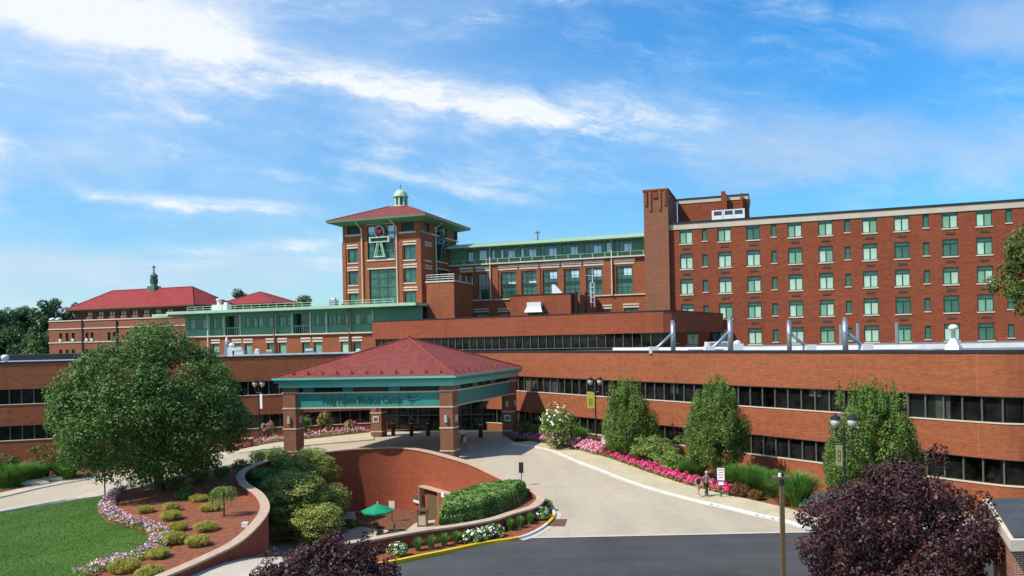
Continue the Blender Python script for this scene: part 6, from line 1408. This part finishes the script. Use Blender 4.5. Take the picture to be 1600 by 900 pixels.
# courtyard furniture
x, y = G(587, 842, CY); o = thing('patio_umbrella', 'green patio umbrella open over a round table in the sunken courtyard', 'umbrella', (x, y + 1.2, CY)); y += 1.2
mb = MB(); n_ = 8; rr = 1.4
for i in range(n_):
    a, b = i * math.pi / 4, (i + 1) * math.pi / 4; m_ = (a + b) / 2
    A = (rr * math.cos(a), rr * math.sin(a), 2.25); B = (rr * math.cos(b), rr * math.sin(b), 2.25); Mm = (rr * .93 * math.cos(m_), rr * .93 * math.sin(m_), 2.27); t_ = (0, 0, 2.85)
    mb.tri(A, Mm, t_); mb.tri(Mm, B, t_); mb.quad((A[0], A[1], 2.12), (Mm[0], Mm[1], 2.14), Mm, A); mb.quad((Mm[0], Mm[1], 2.14), (B[0], B[1], 2.12), B, Mm)
mb.build('canopy', CLOTH_G, o); MB().tube([(0, 0, 0), (0, 0, 2.9)], .03, 8).build('pole', DARKM, o); MB().lathe((0, 0, 2.85), [(.05, 0), (.05, .1), (0, .16)], 8).build('finial', WHITE, o); mb = MB()
for i in range(8): a = i * math.pi / 4; mb.tube([(0, 0, 2.75), (rr * .97 * math.cos(a), rr * .97 * math.sin(a), 2.2)], .012, 4)
mb.build('rib', DARKM, o)
t = thing('round_table', 'round dark mesh patio table under the green umbrella', 'table', (x, y, CY)); MB().lathe((0, 0, .7), [(.05, 0), (.6, .0), (.62, .02), (.6, .05), (.05, .05)], 20).build('tabletop', DARKM, t)
for i in range(4): a = i * math.pi / 2 + .5; MB().tube([(.45 * math.cos(a), .45 * math.sin(a), .7), (.5 * math.cos(a), .5 * math.sin(a), 0)], .025, 6).build('leg', DARKM, t)
cp_ = None
for i, (a, lb) in enumerate(((0.3, 'patio chair right of the umbrella table'), (1.9, 'patio chair behind the umbrella table'), (3.4, 'patio chair left of the umbrella table'), (5.0, 'patio chair in front of the umbrella table'))):
    lx, ly = x + 1.15 * math.cos(a), y + 1.15 * math.sin(a)
    if cp_ is None:
        cp_ = c = thing('patio_chair', 'dark ' + lb, 'chair', (lx, ly, CY), a + math.pi / 2, 'chairs round the umbrella table'); MB().box(-.25, .25, -.25, .25, .42, .46).build('seat', DARKM, c)
        mb = MB(); mb.tube([(-.24, -.24, .46), (-.24, -.3, .95), (.24, -.3, .95), (.24, -.24, .46)], .02, 6); mb.box(-.22, .22, -.30, -.27, .6, .9); mb.build('backrest', DARKM, c)
        for q in ((-.22, -.22), (.22, -.22), (-.22, .22), (.22, .22)): MB().tube([(q[0], q[1], .43), (q[0] * 1.1, q[1] * 1.1, 0)], .018, 5).build('leg', DARKM, c)
    else: dup(cp_, None, (lx, ly, CY), a + math.pi / 2, 'dark ' + lb)
x, y = G(660.5, 817, CY); o = thing('litter_bin', 'brown square litter bin with pale panels by the courtyard doorway', 'bin', (x, y, CY)); MB().box(-.45, .45, -.45, .45, 0, 1.15).build('body', BRONZE, o); MB().box(-.5, .5, -.5, .5, 1.4, 1.5).build('lid', BARK, o); mb = MB()
for a in (-1, 1):
    for b in (-1, 1): mb.box(a * .42 - .05, a * .42 + .05, b * .42 - .05, b * .42 + .05, 1.15, 1.4)
mb.build('lid_post', BRONZE, o); MB().box(-.32, .32, -.47, -.45, .15, 1.0).build('side_panel', PAVE, o)
signpost(611, 812, 'small tan sign on a thin post on the courtyard mulch', [(.6, 1.3, 2.0)], 2.0, Y=71.5, off=0, mat=STONE, lines=False, zf=CY)
o = MB().box(-.2, .2, -.15, .15, 0, .3).build('utility_box', WHITE); x, y = G(395, 812, .5); o.location = (x - .5, y, .04); tag(o, 'small white box beside the coping of the curved planter wall', 'utility box')
# handrail on the planter wall
x, y = G(397, 880, -1.8, hf=lambda a, b: 0.0); o = thing('handrail', 'thin metal handrail on the outer side of the planter wall', 'handrail', (x + .3, y - .2, -2.3)); mb = MB(); mb.tube([(-1.9, -3.2, 1.9), (-.9, -1.4, 1.75), (0, 0, 1.0), (.25, .4, .95)], .03, 6); mb.build('rail', GREY, o); MB().tube([(0, 0, 0), (0, 0, 1.0)], .03, 6).build('post', GREY, o); MB().tube([(-1.4, -2.3, .3), (-1.4, -2.3, 1.85)], .03, 6).build('post', GREY, o)
# brick hut in the right corner
zr = 5.0; c0 = G(1548, 796, zr, hf=lambda a, b: 0.0); c1 = G(1579, 842, zr, hf=lambda a, b: 0.0); hu = thing('brick_hut', 'brick hut with flat dark roof and tan concrete edge at the bottom right corner', 'building', (c1[0], c1[1], 0))
bx, by = c0[0] - c1[0], c0[1] - c1[1]; e = Vector((bx, by)).normalized()
q = [(0, 0), (9, .2), (9, by + 2), tuple(e * (Vector((bx, by)).length + 2))]; q = [(0, 0), (9, .1), (9 + e.x * 7, 7 * e.y), (e.x * 7, e.y * 7)]
MB().prism([(.3, .3), (8.8, .4), (8.8 + e.x * 6.6, 6.6 * e.y), (.32 + e.x * 6.6, 6.6 * e.y)], 0, zr - .42).build('wall', brick('hut_brick', (0.42, 0.13, 0.06), (0.33, 0.09, 0.045), (0.55, 0.42, 0.32), .22, .075, .012), hu); MB().prism(q, zr - .42, zr - .05).build('roof_edge', STONE, hu); MB().prism([(.25, .22), (8.7, .3), (8.7 + e.x * 6.8, 6.8 * e.y), (.25 + e.x * 6.8, 6.8 * e.y)], zr - .06, zr + .01).build('roof', plain('slate_roofing', (.055, .06, .062), .9, .3, .8), hu)

# ---------------------------------------------------------------- people
def skin(name, V, E, Rd, mat, parent, root=0, lv=2):
    me = bpy.data.meshes.new(name); me.from_pydata(V, E, []); me.materials.append(mat); o = link(bpy.data.objects.new(name, me), parent)
    m_ = o.modifiers.new('skin', 'SKIN'); m_.use_smooth_shade = True
    for i, r_ in enumerate(Rd):
        s_ = me.skin_vertices[0].data[i]; s_.radius = (r_, r_) if isinstance(r_, (int, float)) else r_; s_.use_root = (i == root)
    s2 = o.modifiers.new('sub', 'SUBSURF'); s2.levels = lv; s2.render_levels = lv; return o
def person(label, loc, rz, top, legs, shoes, hairm, stride=.22, bag=None, shorts=False, hat=None, sleeve=True, scale=1.0, bend=.2):
    o = thing('person', label, 'person', loc, rz); o.scale = (scale,) * 3
    # faces +y; one continuous body
    J = {'pel': (0, 0, .95), 'bel': (0, .01, 1.08), 'che': (0, .01, 1.30), 'nk0': (0, 0, 1.46), 'nk1': (0, .02, 1.53), 'hd0': (0, .03, 1.60), 'hd1': (0, .03, 1.70), 'hd2': (0, .02, 1.755)}
    for s_, k in ((-1, 'l'), (1, 'r')):
        st = stride * s_; J[k + 'hip'] = (s_ * .09, 0, .90); J[k + 'kne'] = (s_ * .10, st * .62 + .03, .50); J[k + 'ank'] = (s_ * .10, st * 1.05 - (.10 if st < 0 else 0), .09 if st > 0 else .13); J[k + 'toe'] = (s_ * .11, st * 1.05 + (.14 if st > 0 else .03), .035)
        J[k + 'sho'] = (s_ * .18, 0, 1.42); J[k + 'elb'] = (s_ * .24, -st * .5 - .02, 1.14); J[k + 'wri'] = (s_ * .235, -st * .9 + bend * .5, .91)
    K = list(J); I = {k: i for i, k in enumerate(K)}; ch = [('pel', 'bel'), ('bel', 'che'), ('che', 'nk0'), ('nk0', 'nk1'), ('nk1', 'hd0'), ('hd0', 'hd1'), ('hd1', 'hd2')]
    for k in 'lr': ch += [('pel', k + 'hip'), (k + 'hip', k + 'kne'), (k + 'kne', k + 'ank'), (k + 'ank', k + 'toe'), ('nk0', k + 'sho'), (k + 'sho', k + 'elb'), (k + 'elb', k + 'wri')]
    rad = {'pel': (.135, .10), 'bel': (.12, .09), 'che': (.15, .10), 'nk0': (.08, .06), 'nk1': .05, 'hd0': .068, 'hd1': .085, 'hd2': .055, 'hip': .085, 'kne': .055, 'ank': .038, 'toe': .035, 'sho': .055, 'elb': .042, 'wri': .028}
    skin('body', [J[k] for k in K], [(I[a], I[b]) for a, b in ch], [rad.get(k, rad.get(k[1:])) for k in K], SKIN, o)
    # hands: palm, four fingers and thumb, grown from the wrist
    for s_, k in ((-1, 'l'), (1, 'r')):
        w = Vector(J[k + 'wri']); V = [tuple(w), tuple(w + Vector((0, .01, -.05))), tuple(w + Vector((0, .015, -.09)))]; E = [(0, 1), (1, 2)]; rr_ = [.024, (.016, .034), (.014, .036)]
        for f in range(4):
            yy_ = -.024 + f * .019; L_ = (.058, .070, .074, .062)[3 - f]; n0 = len(V); V += [tuple(w + Vector((-s_ * .002, .015 + yy_, -.10))), tuple(w + Vector((-s_ * .010, .018 + yy_, -.10 - L_ * .6))), tuple(w + Vector((-s_ * .024, .020 + yy_, -.10 - L_)))]; E += [(2, n0), (n0, n0 + 1), (n0 + 1, n0 + 2)]; rr_ += [.0085, .0085, .0075]
        n0 = len(V); V += [tuple(w + Vector((-s_ * .008, .045, -.06))), tuple(w + Vector((-s_ * .012, .058, -.10)))]; E += [(1, n0), (n0, n0 + 1)]; rr_ += [.011, .009]
        skin('hand', V, E, rr_, SKIN, o, 1, 1)
    kl = ['pel', 'bel', 'che', 'nk0', 'lsho', 'rsho'] + (['lelb', 'relb'] if sleeve else []); JJ = {k: J[k] for k in kl}
    ed = [('pel', 'bel'), ('bel', 'che'), ('che', 'nk0'), ('nk0', 'lsho'), ('nk0', 'rsho')] + ([('lsho', 'lelb'), ('rsho', 'relb')] if sleeve else []); ii = {k: i for i, k in enumerate(kl)}
    rt = {'pel': (.16, .125), 'bel': (.15, .115), 'che': (.17, .125), 'nk0': (.09, .075), 'sho': .075, 'elb': .062}
    skin('shirt', [J[k] for k in kl], [(ii[a], ii[b]) for a, b in ed], [rt.get(k, rt.get(k[1:])) for k in kl], top, o)
    kl = ['pel', 'lhip', 'rhip', 'lkne', 'rkne'] + ([] if shorts else ['lank', 'rank']); ii = {k: i for i, k in enumerate(kl)}; ed = [('pel', 'lhip'), ('pel', 'rhip'), ('lhip', 'lkne'), ('rhip', 'rkne')] + ([] if shorts else [('lkne', 'lank'), ('rkne', 'rank')])
    rt = {'pel': (.145, .115), 'hip': .105, 'kne': .078, 'ank': .06}; skin('trousers', [J[k] for k in kl], [(ii[a], ii[b]) for a, b in ed], [rt.get(k, rt.get(k[1:])) for k in kl], legs, o)
    for k in 'lr': a = Vector(J[k + 'ank']); b = Vector(J[k + 'toe']); skin('shoe', [tuple(a + Vector((0, -.05, -.04))), tuple(a + Vector((0, .02, -.035))), tuple(b)], [(0, 1), (1, 2)], [.045, .05, .042], shoes, o, 0, 1)
    hd = Vector(J['hd1']); MB().lathe((hd.x, hd.y - .015, hd.z - .07), [(.088, 0), (.1, .07), (.092, .13), (.05, .17), (0, .18)], 12).build('hair' if not hat else 'cap', hat or hairm, o, True)
    mb = MB()
    for s_ in (-1, 1): mb.lathe((s_ * .032, hd.y + .085, hd.z - .005), [(0, -.009), (.009, 0), (0, .009)], 6)
    mb.build('eyes', DARKM, o); mb = MB(); mb.tube([(0, hd.y + .08, hd.z + .0), (0, hd.y + .115, hd.z - .035)], [.008, .014], 6); mb.build('nose', SKIN, o); mb = MB(); mb.box(-.025, .025, hd.y + .07, hd.y + .087, hd.z - .075, hd.z - .063); mb.build('mouth', RED, o)
    mb = MB(); 
    for s_ in (-1, 1): mb.lathe((s_ * .09, hd.y, hd.z - .02), [(0, -.03), (.014, 0), (0, .03)], 6)
    mb.build('ears', SKIN, o)
    if bag: 
        mb = MB(); mb.lathe((-.22, -.08, .98), [(.02, 0), (.15, .03), (.17, .18), (.1, .32), (.02, .36)], 10); mb.tube([(-.2, -.05, 1.3), (-.1, .02, 1.5), (-.17, .05, 1.3)], .012, 5); mb.build('bag', bag, o)
    return o
cl = lambda n_, c: plain(n_, c, .85, .12, 4)
x, y = G(1091.5, 776.5, .14); person('woman in black top and tan shorts with white bag, walking beside a man', (x, y, hgt(x, y) + .14), R(200), cl('black_cloth', (.015, .015, .018)), cl('tan_cloth', (.42, .28, .17)), WHITE, HAIR, .2, WHITE, True, None, False, .93)
x, y = G(1104.5, 775.5, .14); person('man in grey shirt, black trousers and pale cap walking by the tall sign', (x, y, hgt(x, y) + .14), R(200), cl('grey_shirt_cloth', (.20, .18, .16)), cl('black_trouser_cloth', (.015, .015, .018)), DARKM, HAIR, .24, None, False, PAVE, True, 1.04)
x, y, z = gx(724, 84); person('person in a white top and dark trousers standing in the canopy shade', (x, y, z + .02), R(180), WHITE, DARKM, DARKM, HAIR, .05, None, False, None, True, 1.0)

# blades standing in the lawn
rng = np.random.default_rng(55); lp = np.array([(v_.co.x, v_.co.y) for v_ in bpy.data.objects['lawn'].data.vertices]); lo, hi = lp.min(0), lp.max(0)
LP = [tuple(p) for p in LAWNP]; Q = np.stack([rng.uniform(max(lo[0], -52), hi[0], 160000), rng.uniform(max(lo[1], 34), hi[1], 160000)], 1); Q = Q[inpoly(Q, LP)][:70000]
P = np.c_[Q, np.array([hgt(a, b) for a, b in Q]) + .02]; V, Fq = quads(rng, P, rng.normal(size=P.shape) * .5 + [0, -.6, .3], .10, .35)
o = npmesh('grass', V, Fq, leafmat('lawn_blades', [(0.035, 0.10, 0.014), (0.06, 0.14, 0.02), (0.095, 0.17, 0.028), (0.14, 0.19, 0.04)], .7, .2)); tag(o, 'short green lawn grass left of the flower border', 'grass', None, 'stuff')
